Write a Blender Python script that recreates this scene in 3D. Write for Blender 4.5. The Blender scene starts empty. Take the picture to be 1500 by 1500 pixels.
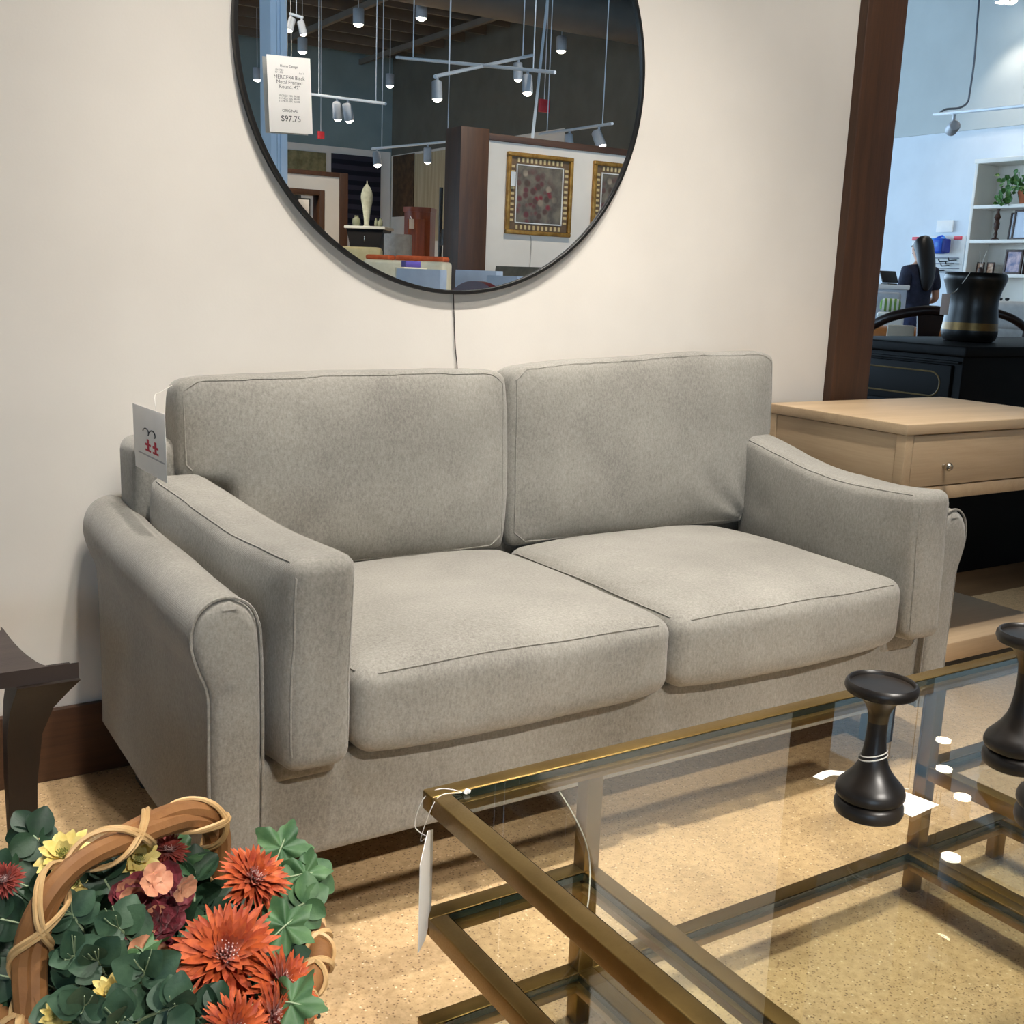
import bpy, bmesh, math, random
from mathutils import Vector, Matrix, noise
from mathutils.bvhtree import BVHTree
from mathutils.geometry import tessellate_polygon
random.seed(7)
PI = math.pi
SC = bpy.context.scene
COL = SC.collection
# ------------------------------------------------------------------ camera
F, YAW, PITCH, ROLL = 1623.92, -0.567255, -0.207067, 0.0388264
CAM = Vector((0.12506, -2.39035, 1.09081))
def cam_axes():
    cy, sy, cp, sp, cr, sr = math.cos(YAW), math.sin(YAW), math.cos(PITCH), math.sin(PITCH), math.cos(ROLL), math.sin(ROLL)
    Rz = Matrix(((cy, -sy, 0), (sy, cy, 0), (0, 0, 1)))
    r, f, u = Vector((1, 0, 0)), Vector((0, cp, sp)), Vector((0, -sp, cp))
    return Rz @ (cr * r + sr * u), Rz @ (-sr * r + cr * u), Rz @ f
RIGHT, UP, FWD = cam_axes()
cd = bpy.data.cameras.new('camera'); co = bpy.data.objects.new('camera', cd); COL.objects.link(co)
co.matrix_world = Matrix((( RIGHT.x, UP.x, -FWD.x, CAM.x), (RIGHT.y, UP.y, -FWD.y, CAM.y), (RIGHT.z, UP.z, -FWD.z, CAM.z), (0, 0, 0, 1)))
cd.sensor_width = 36; cd.lens = F * 36 / 1500; cd.clip_start = .05; cd.clip_end = 200
SC.camera = co
def ray(px, py): return RIGHT * ((px - 750) / F) - UP * ((py - 750) / F) + FWD
def at(px, py, ax, val):                       # a measured point of the photograph on a known plane
    d = ray(px, py); i = 'xyz'.index(ax)
    return CAM + d * ((val - CAM[i]) / d[i])
def far(px, py, dep): return CAM + ray(px, py) * dep
def mp(px, py, dep):                           # where a thing seen in the mirror really stands
    p = far(px, py, dep); p.y = -.022 - p.y
    return p
def mz(px, py, ax, val):
    d = ray(px, py); d.y = -d.y; c = Vector((CAM.x, -.022 - CAM.y, CAM.z)); i = 'xyz'.index(ax)
    return c + d * ((val - c[i]) / d[i])
# ------------------------------------------------------------------ materials
def lin(c):
    f = lambda v: v / 12.92 if v <= .04045 else ((v + .055) / 1.055) ** 2.4
    return (f(c[0] / 255), f(c[1] / 255), f(c[2] / 255), 1)
class G:
    def __init__(s, name):
        s.m = bpy.data.materials.new(name); s.m.use_nodes = True
        s.t = s.m.node_tree; s.p = s.t.nodes['Principled BSDF']; s.out = s.t.nodes['Material Output']
    def n(s, t, **k):
        x = s.t.nodes.new(t)
        for a, v in k.items():
            if a in x.inputs: x.inputs[a].default_value = v
            else: setattr(x, a, v)
        return x
    def l(s, a, b): s.t.links.new(a, b)
    def coords(s, stretch=(1, 1, 1), kind='Object'):
        c = s.n('ShaderNodeTexCoord'); m = s.n('ShaderNodeMapping'); m.inputs['Scale'].default_value = stretch
        s.l(c.outputs[kind], m.inputs[0]); return m.outputs[0]
    def ramp(s, fac, stops):
        r = s.n('ShaderNodeValToRGB'); e = r.color_ramp.elements
        while len(e) < len(stops): e.new(.5)
        for x, (p, c) in zip(e, stops): x.position = p; x.color = c if len(c) == 4 else (*c, 1)
        s.l(fac, r.inputs[0]); return r.outputs[0]
    def mix(s, fac, a, b, mode='MIX'):
        m = s.n('ShaderNodeMix', data_type='RGBA', blend_type=mode)
        for i, v in ((0, fac), (6, a), (7, b)):
            if hasattr(v, 'is_output'): s.l(v, m.inputs[i])
            else: m.inputs[i].default_value = v
        return m.outputs[2]
    def noise(s, co, scale, detail=4, rough=.55, dist=0):
        x = s.n('ShaderNodeTexNoise', Scale=scale, Detail=detail, Roughness=rough, Distortion=dist); s.l(co, x.inputs['Vector']); return x.outputs[0]
    def bump(s, h, strength, dist=.01):
        b = s.n('ShaderNodeBump', Strength=strength, Distance=dist); s.l(h, b.inputs['Height']); s.l(b.outputs[0], s.p.inputs['Normal'])
MC = {}
def pm(name, c, c2=None, scale=15, rough=.5, metal=0, bump=0, bscale=None, stretch=(1, 1, 1), spec=.5, coat=0, lo=.35, hi=.65, detail=4, sheen=0):
    if name in MC: return MC[name]
    g = G(name); a = lin(c); b = lin(c2) if c2 else tuple(min(1, x * 1.12) for x in a[:3]) + (1,)
    co_ = g.coords(stretch); nz = g.noise(co_, scale, detail)
    g.l(g.ramp(nz, [(lo, a), (hi, b)]), g.p.inputs['Base Color'])
    g.p.inputs['Roughness'].default_value = rough; g.p.inputs['Metallic'].default_value = metal
    g.p.inputs['Specular IOR Level'].default_value = spec; g.p.inputs['Coat Weight'].default_value = coat
    if sheen: g.p.inputs['Sheen Weight'].default_value = sheen
    if bump: g.bump(g.noise(co_, bscale or scale, 5) , bump)
    MC[name] = g.m; return g.m
def emit(name, c, s):
    if name in MC: return MC[name]
    g = G(name); g.p.inputs['Base Color'].default_value = lin(c); g.p.inputs['Emission Color'].default_value = lin(c); g.p.inputs['Emission Strength'].default_value = s
    MC[name] = g.m; return g.m
def fabric(name, c, c2):
    g = G(name); co_ = g.coords()
    w1 = g.n('ShaderNodeTexWave', Scale=260, Distortion=1.6, Detail=2); w1.bands_direction = 'X'; g.l(co_, w1.inputs[0])
    w2 = g.n('ShaderNodeTexWave', Scale=260, Distortion=1.6, Detail=2); w2.bands_direction = 'Z'; g.l(co_, w2.inputs[0])
    th = g.mix(.5, w1.outputs[0], w2.outputs[0])
    n1 = g.noise(co_, 330, 3, .7); n2 = g.noise(g.coords((1, 1, .5)), 210, 3); n3 = g.noise(co_, 5, 3)
    f = g.mix(.5, n1, n2)
    base = g.ramp(f, [(.34, lin(c)), (.66, lin(c2))])
    base = g.mix(.35, base, g.ramp(n3, [(.3, lin(c)), (.7, lin(c2))]))
    g.l(base, g.p.inputs['Base Color']); g.p.inputs['Roughness'].default_value = .92; g.p.inputs['Specular IOR Level'].default_value = .15
    g.p.inputs['Sheen Weight'].default_value = .25; g.p.inputs['Sheen Roughness'].default_value = .5
    g.bump(g.mix(.5, th, n1), .22, .004); return g.m
def wood(name, c, c2, axis='Z', scale=6, rough=.45, ring=3.0, spec=.5):
    if name in MC: return MC[name]
    g = G(name); st = {'X': (.08, 1, 1), 'Y': (1, .08, 1), 'Z': (1, 1, .08)}[axis]
    co_ = g.coords(st); n1 = g.noise(co_, scale * 4, 6, .6, .6); n2 = g.noise(g.coords(tuple(4 * v if v == 1 else .15 for v in st)), scale * 14, 3)
    col = g.ramp(n1, [(.3, lin(c)), (.7, lin(c2))]); g.l(g.mix(.25, col, g.ramp(n2, [(.35, lin(c)), (.65, lin(c2))])), g.p.inputs['Base Color'])
    g.p.inputs['Roughness'].default_value = rough; g.p.inputs['Specular IOR Level'].default_value = spec; g.bump(n2, .08, .003); MC[name] = g.m; return g.m
def thin_glass(name, tint, edge=False):
    g = G(name); t = g.t; t.nodes.remove(g.p)
    tr = g.n('ShaderNodeBsdfTransparent'); tr.inputs[0].default_value = tint
    gl = g.n('ShaderNodeBsdfGlossy', Roughness=0.0); gl.inputs[0].default_value = (1, 1, 1, 1)
    fr = g.n('ShaderNodeFresnel', IOR=1.5); ge = g.n('ShaderNodeNewGeometry'); mr = g.n('ShaderNodeMapRange'); mr.inputs[3].default_value = 1.5; mr.inputs[4].default_value = 1 / 1.5; g.l(ge.outputs['Backfacing'], mr.inputs[0]); g.l(mr.outputs[0], fr.inputs['IOR']); mx = g.n('ShaderNodeMixShader')
    g.l(fr.outputs[0], mx.inputs[0]); g.l(tr.outputs[0], mx.inputs[1]); g.l(gl.outputs[0], mx.inputs[2]); g.l(mx.outputs[0], g.out.inputs[0]); return g.m
# ------------------------------------------------------------------ mesh builder
def sp(v, p): return math.copysign(abs(v) ** p, v)
class B:
    def __init__(s): s.v = []; s.f = []; s.mi = []; s.cur = 0
    def mat(s, i): s.cur = i; return s
    def add(s, vs, fs, M=None):
        o = len(s.v)
        s.v += [(M @ Vector(v)) if M else Vector(v) for v in vs]
        for f in fs: s.f.append([i + o for i in f]); s.mi.append(s.cur)
        return s
    def rbox(s, c, size, r=.004, k=2, M=None, n=(1, 1, 1), fn=None):
        h = [x / 2 for x in size]; r = min(r, *h); c = Vector(c)
        def axis(hh, nn):
            a = [-hh + r * (1 - math.cos(i / k * PI / 2)) for i in range(k)] if k else []
            mid = [-hh + r + (2 * hh - 2 * r) * i / nn for i in range(nn + 1)]
            return a + mid + [-x for x in reversed(a)]
        ax = [axis(h[i], n[i]) for i in range(3)]
        vs, fs, idx = [], [], {}
        def V(p):
            key = tuple(round(x, 6) for x in p)
            if key not in idx:
                q = Vector([max(-h[i] + r, min(h[i] - r, p[i])) for i in range(3)]); d = Vector(p) - q
                # project on the rounded shell
                w = q + d.normalized() * r if d.length > 1e-9 else Vector(p)
                if fn: w = fn(w)
                idx[key] = len(vs); vs.append(w + c)
            return idx[key]
        for a in range(3):
            u, w = (a + 1) % 3, (a + 2) % 3
            for sgn in (-1, 1):
                for i in range(len(ax[u]) - 1):
                    for j in range(len(ax[w]) - 1):
                        q = []
                        for (ii, jj) in ((i, j), (i + 1, j), (i + 1, j + 1), (i, j + 1)):
                            p = [0, 0, 0]; p[a] = sgn * h[a]; p[u] = ax[u][ii]; p[w] = ax[w][jj]; q.append(V(p))
                        q = q if sgn > 0 else q[::-1]
                        if len(set(q)) > 2: fs.append(list(dict.fromkeys(q)))
        return s.add(vs, fs, M)
    def box2(s, a, b, r=.003, k=2, M=None):
        a, b = Vector(a), Vector(b); lo = [min(a[i], b[i]) for i in range(3)]; hi = [max(a[i], b[i]) for i in range(3)]
        return s.rbox([(lo[i] + hi[i]) / 2 for i in range(3)], [hi[i] - lo[i] for i in range(3)], r, k, M)
    def tube(s, pts, r, n=8, closed=False, M=None, flat=1.0):
        pts = [Vector(p) for p in pts]; L = len(pts); vs, fs = [], []
        R_ = (lambda i: r(i / max(1, L - 1))) if callable(r) else (lambda i: r)
        t0 = (pts[1] - pts[0]).normalized(); up = Vector((0, 0, 1)) if abs(t0.z) < .9 else Vector((1, 0, 0))
        nrm = (up - t0 * up.dot(t0)).normalized()
        for i, p in enumerate(pts):
            if closed: t = pts[(i + 1) % L] - pts[i - 1]
            else: t = pts[min(i + 1, L - 1)] - pts[max(i - 1, 0)]
            t.normalize(); nrm = (nrm - t * nrm.dot(t))
            if nrm.length < 1e-6: nrm = t.orthogonal()
            nrm.normalize(); b = t.cross(nrm)
            for j in range(n):
                a = 2 * PI * j / n; vs.append(p + (nrm * math.cos(a) + b * math.sin(a) * flat) * R_(i))
        m = L if closed else L - 1
        for i in range(m):
            for j in range(n):
                a, b_ = i * n + j, i * n + (j + 1) % n; c, d = ((i + 1) % L) * n + (j + 1) % n, ((i + 1) % L) * n + j
                fs.append([a, b_, c, d])
        if not closed: fs += [list(range(n))[::-1], list(range((L - 1) * n, L * n))]
        return s.add(vs, fs, M)
    def lathe(s, prof, n=32, c=(0, 0, 0), M=None, sx=1, sy=1):
        vs, fs = [], []; c = Vector(c)
        for (r, z) in prof:
            for j in range(n): a = 2 * PI * j / n; vs.append(c + Vector((r * math.cos(a) * sx, r * math.sin(a) * sy, z)))
        for i in range(len(prof) - 1):
            for j in range(n): fs.append([i * n + j, i * n + (j + 1) % n, (i + 1) * n + (j + 1) % n, (i + 1) * n + j])
        if prof[0][0] > 1e-5: fs.append(list(range(n))[::-1])
        if prof[-1][0] > 1e-5: fs.append(list(range((len(prof) - 1) * n, len(prof) * n)))
        return s.add(vs, fs, M)
    def loft(s, rings, closed=True, cap=True, M=None):
        n = len(rings[0]); vs = [p for r in rings for p in r]; fs = []
        for i in range(len(rings) - 1):
            for j in range(n if closed else n - 1): fs.append([i * n + j, i * n + (j + 1) % n, (i + 1) * n + (j + 1) % n, (i + 1) * n + j])
        if cap and closed: fs += [list(range(n))[::-1], list(range((len(rings) - 1) * n, len(rings) * n))]
        return s.add(vs, fs, M)
    def prism(s, poly, d, M=None):              # polygon in local XY, extruded along +Z by d
        n = len(poly); vs = [(x, y, 0) for x, y in poly] + [(x, y, d) for x, y in poly]
        fs = [list(range(n))[::-1], list(range(n, 2 * n))] + [[i, (i + 1) % n, n + (i + 1) % n, n + i] for i in range(n)]
        return s.add(vs, fs, M)
    def mesh(s, name, mats):
        me = bpy.data.meshes.new(name); me.from_pydata([tuple(v) for v in s.v], [], s.f)
        for m in (mats if isinstance(mats, (list, tuple)) else [mats]): me.materials.append(m)
        me.polygons.foreach_set('material_index', s.mi); return me
    def obj(s, name, mats, parent=None, world=True, ang=38, fix=True):
        if parent is not None and world:
            Mi = ROOTM[ROOT.get(parent.name, parent.name)].inverted(); s.v = [Mi @ v for v in s.v]
        me = s.mesh(name, mats); return link(name, me, parent, ang, fix)
ROOT, ROOTM = {}, {}
def link(name, me, parent=None, ang=38, fix=True):
    if fix:
        bm = bmesh.new(); bm.from_mesh(me); bmesh.ops.remove_doubles(bm, verts=bm.verts, dist=1e-6); bmesh.ops.recalc_face_normals(bm, faces=bm.faces); bm.to_mesh(me); bm.free()
    me.polygons.foreach_set('use_smooth', [True] * len(me.polygons))
    if ang: me.set_sharp_from_angle(angle=math.radians(ang))
    o = bpy.data.objects.new(name, me); COL.objects.link(o)
    if parent is not None: o.parent = parent; ROOT[o.name] = ROOT.get(parent.name, parent.name)
    return o
def tag(o, label, cat, group=None, kind=None):
    o['label'] = label; o['category'] = cat
    if group: o['group'] = group
    if kind: o['kind'] = kind
    return o
def T(name, label, cat, loc=(0, 0, 0), rz=0, group=None, M=None):
    o = bpy.data.objects.new(name, None); COL.objects.link(o); o.empty_display_size = .1
    M = M or (Matrix.Translation(Vector(loc)) @ Matrix.Rotation(rz, 4, 'Z')); o.matrix_world = M
    ROOTM[o.name] = M.copy(); return tag(o, label, cat, group)
def struct(o, k='structure'): o['kind'] = k; return o
def copy_tree(root, M, label, group=None):
    r = root.copy(); COL.objects.link(r); r.matrix_world = M; r['label'] = label; ROOTM[r.name] = M.copy()
    if group: r['group'] = group
    def rec(o, p):
        for ch in [x for x in o.children]:
            c = ch.copy(); COL.objects.link(c); c.parent = p; rec(ch, c)
    rec(root, r); return r
def frame(o, x, y=None, z=None):                # matrix from origin and axes
    x = Vector(x).normalized()
    z = Vector(z).normalized() if z is not None else None
    if y is not None: y = Vector(y).normalized(); z = x.cross(y).normalized(); y = z.cross(x)
    else: y = z.cross(x).normalized(); z = x.cross(y)
    return Matrix(((x.x, y.x, z.x, o[0]), (x.y, y.y, z.y, o[1]), (x.z, y.z, z.z, o[2]), (0, 0, 0, 1)))
def face_to(o, nrm, roll=0):                    # local +Z along nrm
    z = Vector(nrm).normalized(); x = Vector((0, 0, 1)).cross(z)
    if x.length < .01: x = Vector((1, 0, 0))
    x.normalize(); y = z.cross(x)
    return Matrix(((x.x, y.x, z.x, o[0]), (x.y, y.y, z.y, o[1]), (x.z, y.z, z.z, o[2]), (0, 0, 0, 1))) @ Matrix.Rotation(roll, 4, 'Z')
def evalmesh(o):
    dg = bpy.context.evaluated_depsgraph_get(); dg.update()
    me = bpy.data.meshes.new_from_object(o.evaluated_get(dg), depsgraph=dg); bpy.data.objects.remove(o); return me
def text_mesh(body, size, align='CENTER', depth=0.0):
    c = bpy.data.curves.new('lettering', 'FONT'); c.body = body; c.size = size; c.align_x = align; c.align_y = 'CENTER'; c.extrude = depth; c.resolution_u = 3
    o = bpy.data.objects.new('lettering', c); COL.objects.link(o); me = evalmesh(o); bpy.data.curves.remove(c); return me
def put_text(b, body, size, x, y, z, M, align='CENTER', sx=1):
    me = text_mesh(body, size, align)
    b.add([(v.co.x * sx + x, v.co.y + y, z) for v in me.vertices], [list(p.vertices) for p in me.polygons], M); bpy.data.meshes.remove(me)
def soft(b, voxel, iters, mats, name):           # voxel-rounded soft body
    me = b.mesh(name, mats); o = bpy.data.objects.new(name, me); COL.objects.link(o)
    m = o.modifiers.new('r', 'REMESH'); m.mode = 'VOXEL'; m.voxel_size = voxel
    m = o.modifiers.new('s', 'SMOOTH'); m.factor = .5; m.iterations = iters
    out = evalmesh(o); out.materials.clear()
    for x in (mats if isinstance(mats, (list, tuple)) else [mats]): out.materials.append(x)
    return out
def skin(name, joints, edges, sub=2):
    me = bpy.data.meshes.new(name); me.from_pydata([j[0] for j in joints], edges, [])
    o = bpy.data.objects.new(name, me); COL.objects.link(o)
    m = o.modifiers.new('k', 'SKIN'); m.use_smooth_shade = True
    for i, j in enumerate(joints):
        sv = me.skin_vertices[0].data[i]; r = j[1]; sv.radius = r if isinstance(r, tuple) else (r, r); sv.use_root = (i == 0)
    m = o.modifiers.new('u', 'SUBSURF'); m.levels = m.render_levels = sub
    return evalmesh(o)
def smooth_path(pts, k=8, closed=False):
    P = [Vector(p) for p in pts]; n = len(P); out = []
    rng = range(n if closed else n - 1)
    for i in rng:
        if closed: a, b, c, d = P[i - 1], P[i], P[(i + 1) % n], P[(i + 2) % n]
        else: a, b, c, d = P[max(i - 1, 0)], P[i], P[i + 1], P[min(i + 2, n - 1)]
        for j in range(k):
            t = j / k; out.append(.5 * ((2 * b) + (c - a) * t + (2 * a - 5 * b + 4 * c - d) * t * t + (3 * b - a - 3 * c + d) * t ** 3))
    if not closed: out.append(P[-1])
    return out
# ------------------------------------------------------------------ setting
M_FAB = fabric('sofa_fabric', (113, 109, 102), (161, 157, 148))
M_WALL = pm('wall_paint', (221, 214, 204), (227, 220, 210), 3, .85, bump=.03, bscale=180, spec=.2)
M_WHITE = pm('white_paint', (226, 226, 224), (232, 232, 230), 3, .8, spec=.2)
M_GREYUP = pm('upper_wall_paint', (186, 193, 193), (192, 199, 199), 2, .85, spec=.15)
M_DWOOD = wood('dark_wood', (58, 36, 22), (88, 56, 34), 'Z', 5, .5)
M_DWOODX = wood('dark_wood_horizontal', (58, 36, 22), (88, 56, 34), 'X', 5, .5)
M_BLACK = pm('black_metal', (16, 15, 15), (24, 23, 22), 20, .42)
M_DARKFOOT = pm('dark_feet', (22, 18, 16), (30, 25, 22), 20, .6)
M_PAPER = pm('white_card', (238, 235, 230), (244, 241, 236), 8, .75, spec=.2)
M_INK = pm('grey_ink', (88, 86, 86), None, 8, .8)
M_INKD = pm('dark_ink', (42, 42, 44), None, 8, .8)
M_LGREY = pm('light_grey_ink', (168, 166, 166), None, 8, .8)
M_RED = pm('red_ink', (190, 44, 62), None, 8, .8)
M_STRING = pm('white_string', (222, 218, 210), None, 30, .7)
def concrete():
    g = G('polished_concrete'); c = g.coords()
    a = g.noise(c, 1.1, 5); b = g.noise(c, 55, 4, .7); v = g.n('ShaderNodeTexVoronoi', Scale=150); g.l(c, v.inputs['Vector'])
    v2 = g.n('ShaderNodeTexVoronoi', Scale=70); g.l(c, v2.inputs['Vector'])
    base = g.ramp(a, [(.3, lin((182, 152, 112))), (.7, lin((205, 174, 131)))])
    base = g.mix(.5, base, g.ramp(b, [(.32, lin((160, 130, 92))), (.68, lin((222, 192, 150)))]))
    base = g.mix(g.ramp(v.outputs['Distance'], [(.14, (1, 1, 1)), (.32, (0, 0, 0))]), base, lin((128, 100, 70)), 'MIX')
    base = g.mix(g.ramp(v2.outputs['Distance'], [(.09, (.8, .8, .8)), (.17, (0, 0, 0))]), base, lin((238, 218, 184)), 'MIX')
    g.l(base, g.p.inputs['Base Color']); g.l(g.ramp(a, [(.3, (.3, .3, .3)), (.7, (.42, .42, .42))]), g.p.inputs['Roughness'])
    g.bump(b, .04, .003); return g.m
XW, XE, YS, YN, ZC = -9.0, 11.0, -20.0, 11.0, 5.6
struct(B().box2((XW, YS, -.1), (XE, .05, 0), 0).obj('floor', concrete()))
struct(B().box2((XW, .05, -.1), (XE, YN, 0), 0).obj('floor', wood('floor_boards', (92, 68, 44), (132, 102, 70), 'X', 2.2, .4)))
# our display wall with its end post and skirting
WX0, WX1 = -3.2, 2.771
struct(B().box2((WX0, 0, 0), (WX1, .16, 2.42), 0).obj('wall_back', M_WALL))
struct(B().box2((WX1, -.03, 0), (2.94, .19, 2.46), .004).obj('trim_1', M_DWOOD))
struct(B().box2((WX0, -.02, 2.42), (WX1, .18, 2.46), .003).obj('trim_2', M_DWOODX))
struct(B().box2((WX0, -.016, 0), (WX1, 0, .16), .003).obj('baseboard_back', M_DWOODX))
# outer shell: walls with real window openings
def wall_with_holes(name, axis, pos, a0, a1, holes, mat, thick=.2, z0=0, z1=ZC, sgn=1):
    b = B(); xs = sorted({a0, a1, *[h[0] for h in holes], *[h[1] for h in holes]})
    for u0, u1 in zip(xs, xs[1:]):
        segs = [(z0, z1)]
        for h in holes:
            if h[0] <= u0 + 1e-6 and h[1] >= u1 - 1e-6: segs = [(z0, max(z0, h[2])), (min(z1, h[3]), z1)]
        for (za, zb) in segs:
            if zb - za < 1e-4: continue
            if axis == 'x': b.box2((pos, u0, za), (pos + thick * sgn, u1, zb), 0)
            else: b.box2((u0, pos, za), (u1, pos + thick * sgn, zb), 0)
    return struct(b.obj(name, mat))
WINW = [(-19.6, -11.0, .3, 4.2), (2.5, 10.0, .3, 4.2)]
WINN = [(-5.0, 10.4, .3, 4.4)]
wall_with_holes('wall_left', 'x', XW, YS, YN, WINW, M_WHITE, sgn=-1)
wall_with_holes('wall_north', 'y', YN, XW, XE, WINN, M_WHITE)
struct(B().box2((XE, YS, 0), (XE + .2, YN, 2.86), 0).obj('wall_right', pm('cool_white_paint', (214, 222, 230), (220, 228, 236), 3, .8, spec=.2)))
M_DARKUP = pm('dimmed_upper_paint', (96, 95, 88), (104, 103, 95), 2, .85, spec=.15)  # darker copy of the upper wall paint, standing in for dim light
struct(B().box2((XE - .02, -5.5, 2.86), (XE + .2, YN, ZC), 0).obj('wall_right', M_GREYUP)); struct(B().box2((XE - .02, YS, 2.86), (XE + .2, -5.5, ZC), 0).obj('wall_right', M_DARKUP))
struct(B().box2((XW, YS - .2, 0), (XE, YS, ZC), 0).obj('wall_front', pm('dimmed_front_paint', (124, 146, 152), (132, 154, 160), 2, .85, spec=.15)))  # wall grey darkened for dim light and tinted teal for window daylight
ceil = struct(B().box2((XW, YS, ZC), (XE, YN, ZC + .2), 0).obj('ceiling', pm('dark_deck', (84, 78, 72), (98, 92, 86), 3, .8)))
def window(n, axis, pos, u0, u1, z0, z1):
    fr, gl = B(), B(); k = max(2, round((u1 - u0) / 1.5))
    def bar(ua, ub, za, zb):
        if axis == 'x': fr.box2((pos - .06, ua, za), (pos + .02, ub, zb), .004)
        else: fr.box2((ua, pos - .02, za), (ub, pos + .06, zb), .004)
    for i in range(k + 1): u = u0 + (u1 - u0) * i / k; bar(u - .035, u + .035, z0, z1)
    for z in (z0, (z0 + z1) * .62, z1): bar(u0, u1, z - .035, z + .035)
    f = struct(fr.obj('window_%d' % n, pm('window_metal', (120, 124, 128), None, 8, .5, .6)))
    if axis == 'x': gl.box2((pos - .03, u0, z0), (pos - .022, u1, z1), 0)
    else: gl.box2((u0, pos + .022, z0), (u1, pos + .03, z1), 0)
    gl.obj('pane', thin_glass('window_glass', (.97, .98, .99, 1)), f, world=False)
for i, w in enumerate(WINW): window(i + 1, 'x', XW - .08, *w)
window(3, 'y', YN + .08, *WINN[0])
# dark joists under the roof deck
jb = B()
for i in range(24): jb.box2((XW, YS + .6 + i * .8, ZC - .2), (XE, YS + .65 + i * .8, ZC - .02), 0)
for i in range(10): jb.box2((XW + 1.2 + i * 2, YS, ZC - .3), (XW + 1.27 + i * 2, .0, ZC - .2), 0)
jo = jb.obj('joists', pm('joist_paint', (104, 98, 90), None, 4, .7), ceil, world=False); jo['kind'] = 'stuff'
db = B().tube([(XW + 3, -11, ZC - .9), (XE, -11, ZC - .9)], .28, 20)
db.obj('air_duct', pm('duct_paint', (92, 90, 86), None, 4, .6), ceil, world=False)

# ------------------------------------------------------------------ sofa
sofa = T('sofa', 'grey woven two-seat sofa with thick cushions against the white wall', 'sofa', (1.487, -.42, 0))
def nz(p, s, a): return Vector(noise.noise_vector(Vector(p) * s)) * a
# base
b = B().rbox((1.487, -.425, .222), (1.76, .74, .184), .02, 4, n=(20, 8, 4)); b.obj('base', M_FAB, sofa)
for x0, x1 in ((.70, .815), (2.155, 2.275)): B().rbox(((x0 + x1) / 2, -.705, .303), (x1 - x0, .19, .05), .014, 3).obj('front_deck', M_FAB, sofa)
b = B().rbox((1.487, -.12, .50), (1.68, .15, .50), .03, 4, n=(12, 2, 6)); b.obj('back_frame', M_FAB, sofa)
for x in (.68, 2.30):
    for y in (-.70, -.12): B().rbox((x, y, .066), (.06, .06, .13), .006, 2).obj('foot', M_DARKFOOT, sofa)
def arm(sgn, xin):
    # cross-section: u outward from the inner face
    prof = [(.0, .13), (.0, .36), (.0, .52), (.004, .562), (.016, .588), (.036, .602), (.058, .606), (.082, .598), (.100, .578), (.108, .548), (.106, .520), (.097, .490), (.088, .465), (.085, .43), (.085, .30), (.085, .13)]
    fine = []
    P = [Vector((u, z, 0)) for u, z in prof]; sm = smooth_path(P, 4)
    rings = []; c = Vector((.05, .40, 0))
    ys = [-.03, -.034, -.05] + [-.05 - .74 * i / 14 for i in range(1, 15)] + [-.80, -.810, -.817, -.82]
    ins = [.012, .004, 0] + [0] * 14 + [.001, .004, .009, .017]
    for y, k in zip(ys, ins):
        r = []
        dz = .012 * max(0, (-.35 - y) / -.5) * 0 + .018 * max(0, (y + .45) / .42) ** 2
        for p in sm:
            d = p - c; q = p - Vector((k * (1 if d.x > 0 else -1), k * (1 if d.y > 0 else 0), 0))
            q.x = min(max(q.x, k), 1)
            w = nz((q.x * sgn, y, q.y), 5, .003)
            r.append(Vector((xin + sgn * q.x, y, q.y + dz * min(1, max(0, (q.y - .13) / .4)) ** 1.5)) + w)
        rings.append(r)
    rings[-1] = [Vector((p.x, -.8205, p.z)) for p in rings[-1]]
    b = B().loft(rings, cap=False); o_ = (len(rings) - 1) * len(sm)
    for t3 in tessellate_polygon([[Vector((p.x, p.z, 0)) for p in rings[-1]]]): b.f.append([o_ + i for i in t3]); b.mi.append(0)
    # piping round the front panel
    b.tube([Vector((xin + sgn * p.x, -.811, p.y)) + nz((p.x * sgn, -.811, p.y), 5, .003) for p in sm], .0028, 6)
    return b.obj('arm', M_FAB, sofa, ang=60)
arm(-1, .682); arm(1, 2.292)
def seat(x0, x1):
    cx, w = (x0 + x1) / 2, x1 - x0; D, H = .64, .158; cy = -.845 + D / 2; zc = .305 + H / 2
    def fn(p):
        u, v = p.x / (w / 2), p.y / (D / 2); q = p.copy()
        k = max(0, 1 - u ** 4) * max(0, 1 - v ** 4)
        if p.z > 0: q.z += .030 * k * (p.z / (H / 2)) + .004 * max(0, 1 - u * u)
        else: q.z += .012 * (1 - max(0, 1 - u ** 6)) 
        q.y += -.014 * max(0, -v) ** 3 * max(0, 1 - u * u) * (1 - .3 * (p.z / (H / 2)) ** 2)
        return q + nz((p.x + cx, p.y, p.z), 4.5, .005) + nz((p.x + cx, p.y, p.z), 13, .0012)
    b = B().rbox((cx, cy, zc), (w, D, H), .034, 5, n=(26, 26, 6), fn=fn)
    for zz in (1,):
        e = .010; pth = []
        a0, b0 = w / 2 - e, D / 2 - e
        pth = [(-a0 + .03, -b0), *[(-a0 + .03 + (2 * a0 - .06) * i / 20, -b0) for i in range(1, 20)], (a0 - .03, -b0), (a0, -b0 + .03), *[(a0, -b0 + .03 + (2 * b0 - .06) * i / 16 ) for i in range(1, 16)], (a0, b0 - .03)]
        pth = [(-a0, b0 - .03), *[(-a0, b0 - .03 - (2 * b0 - .06) * i / 16) for i in range(1, 16)], (-a0, -b0 + .03)] + pth
        b.tube([fn(Vector((x, y, zz * (H / 2 - .0095)))) + Vector((cx, cy, zc)) for x, y in pth], .0022, 5)
    return b.obj('seat_cushion', M_FAB, sofa, ang=60)
seat(.828, 1.494); seat(1.500, 2.166)
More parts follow.
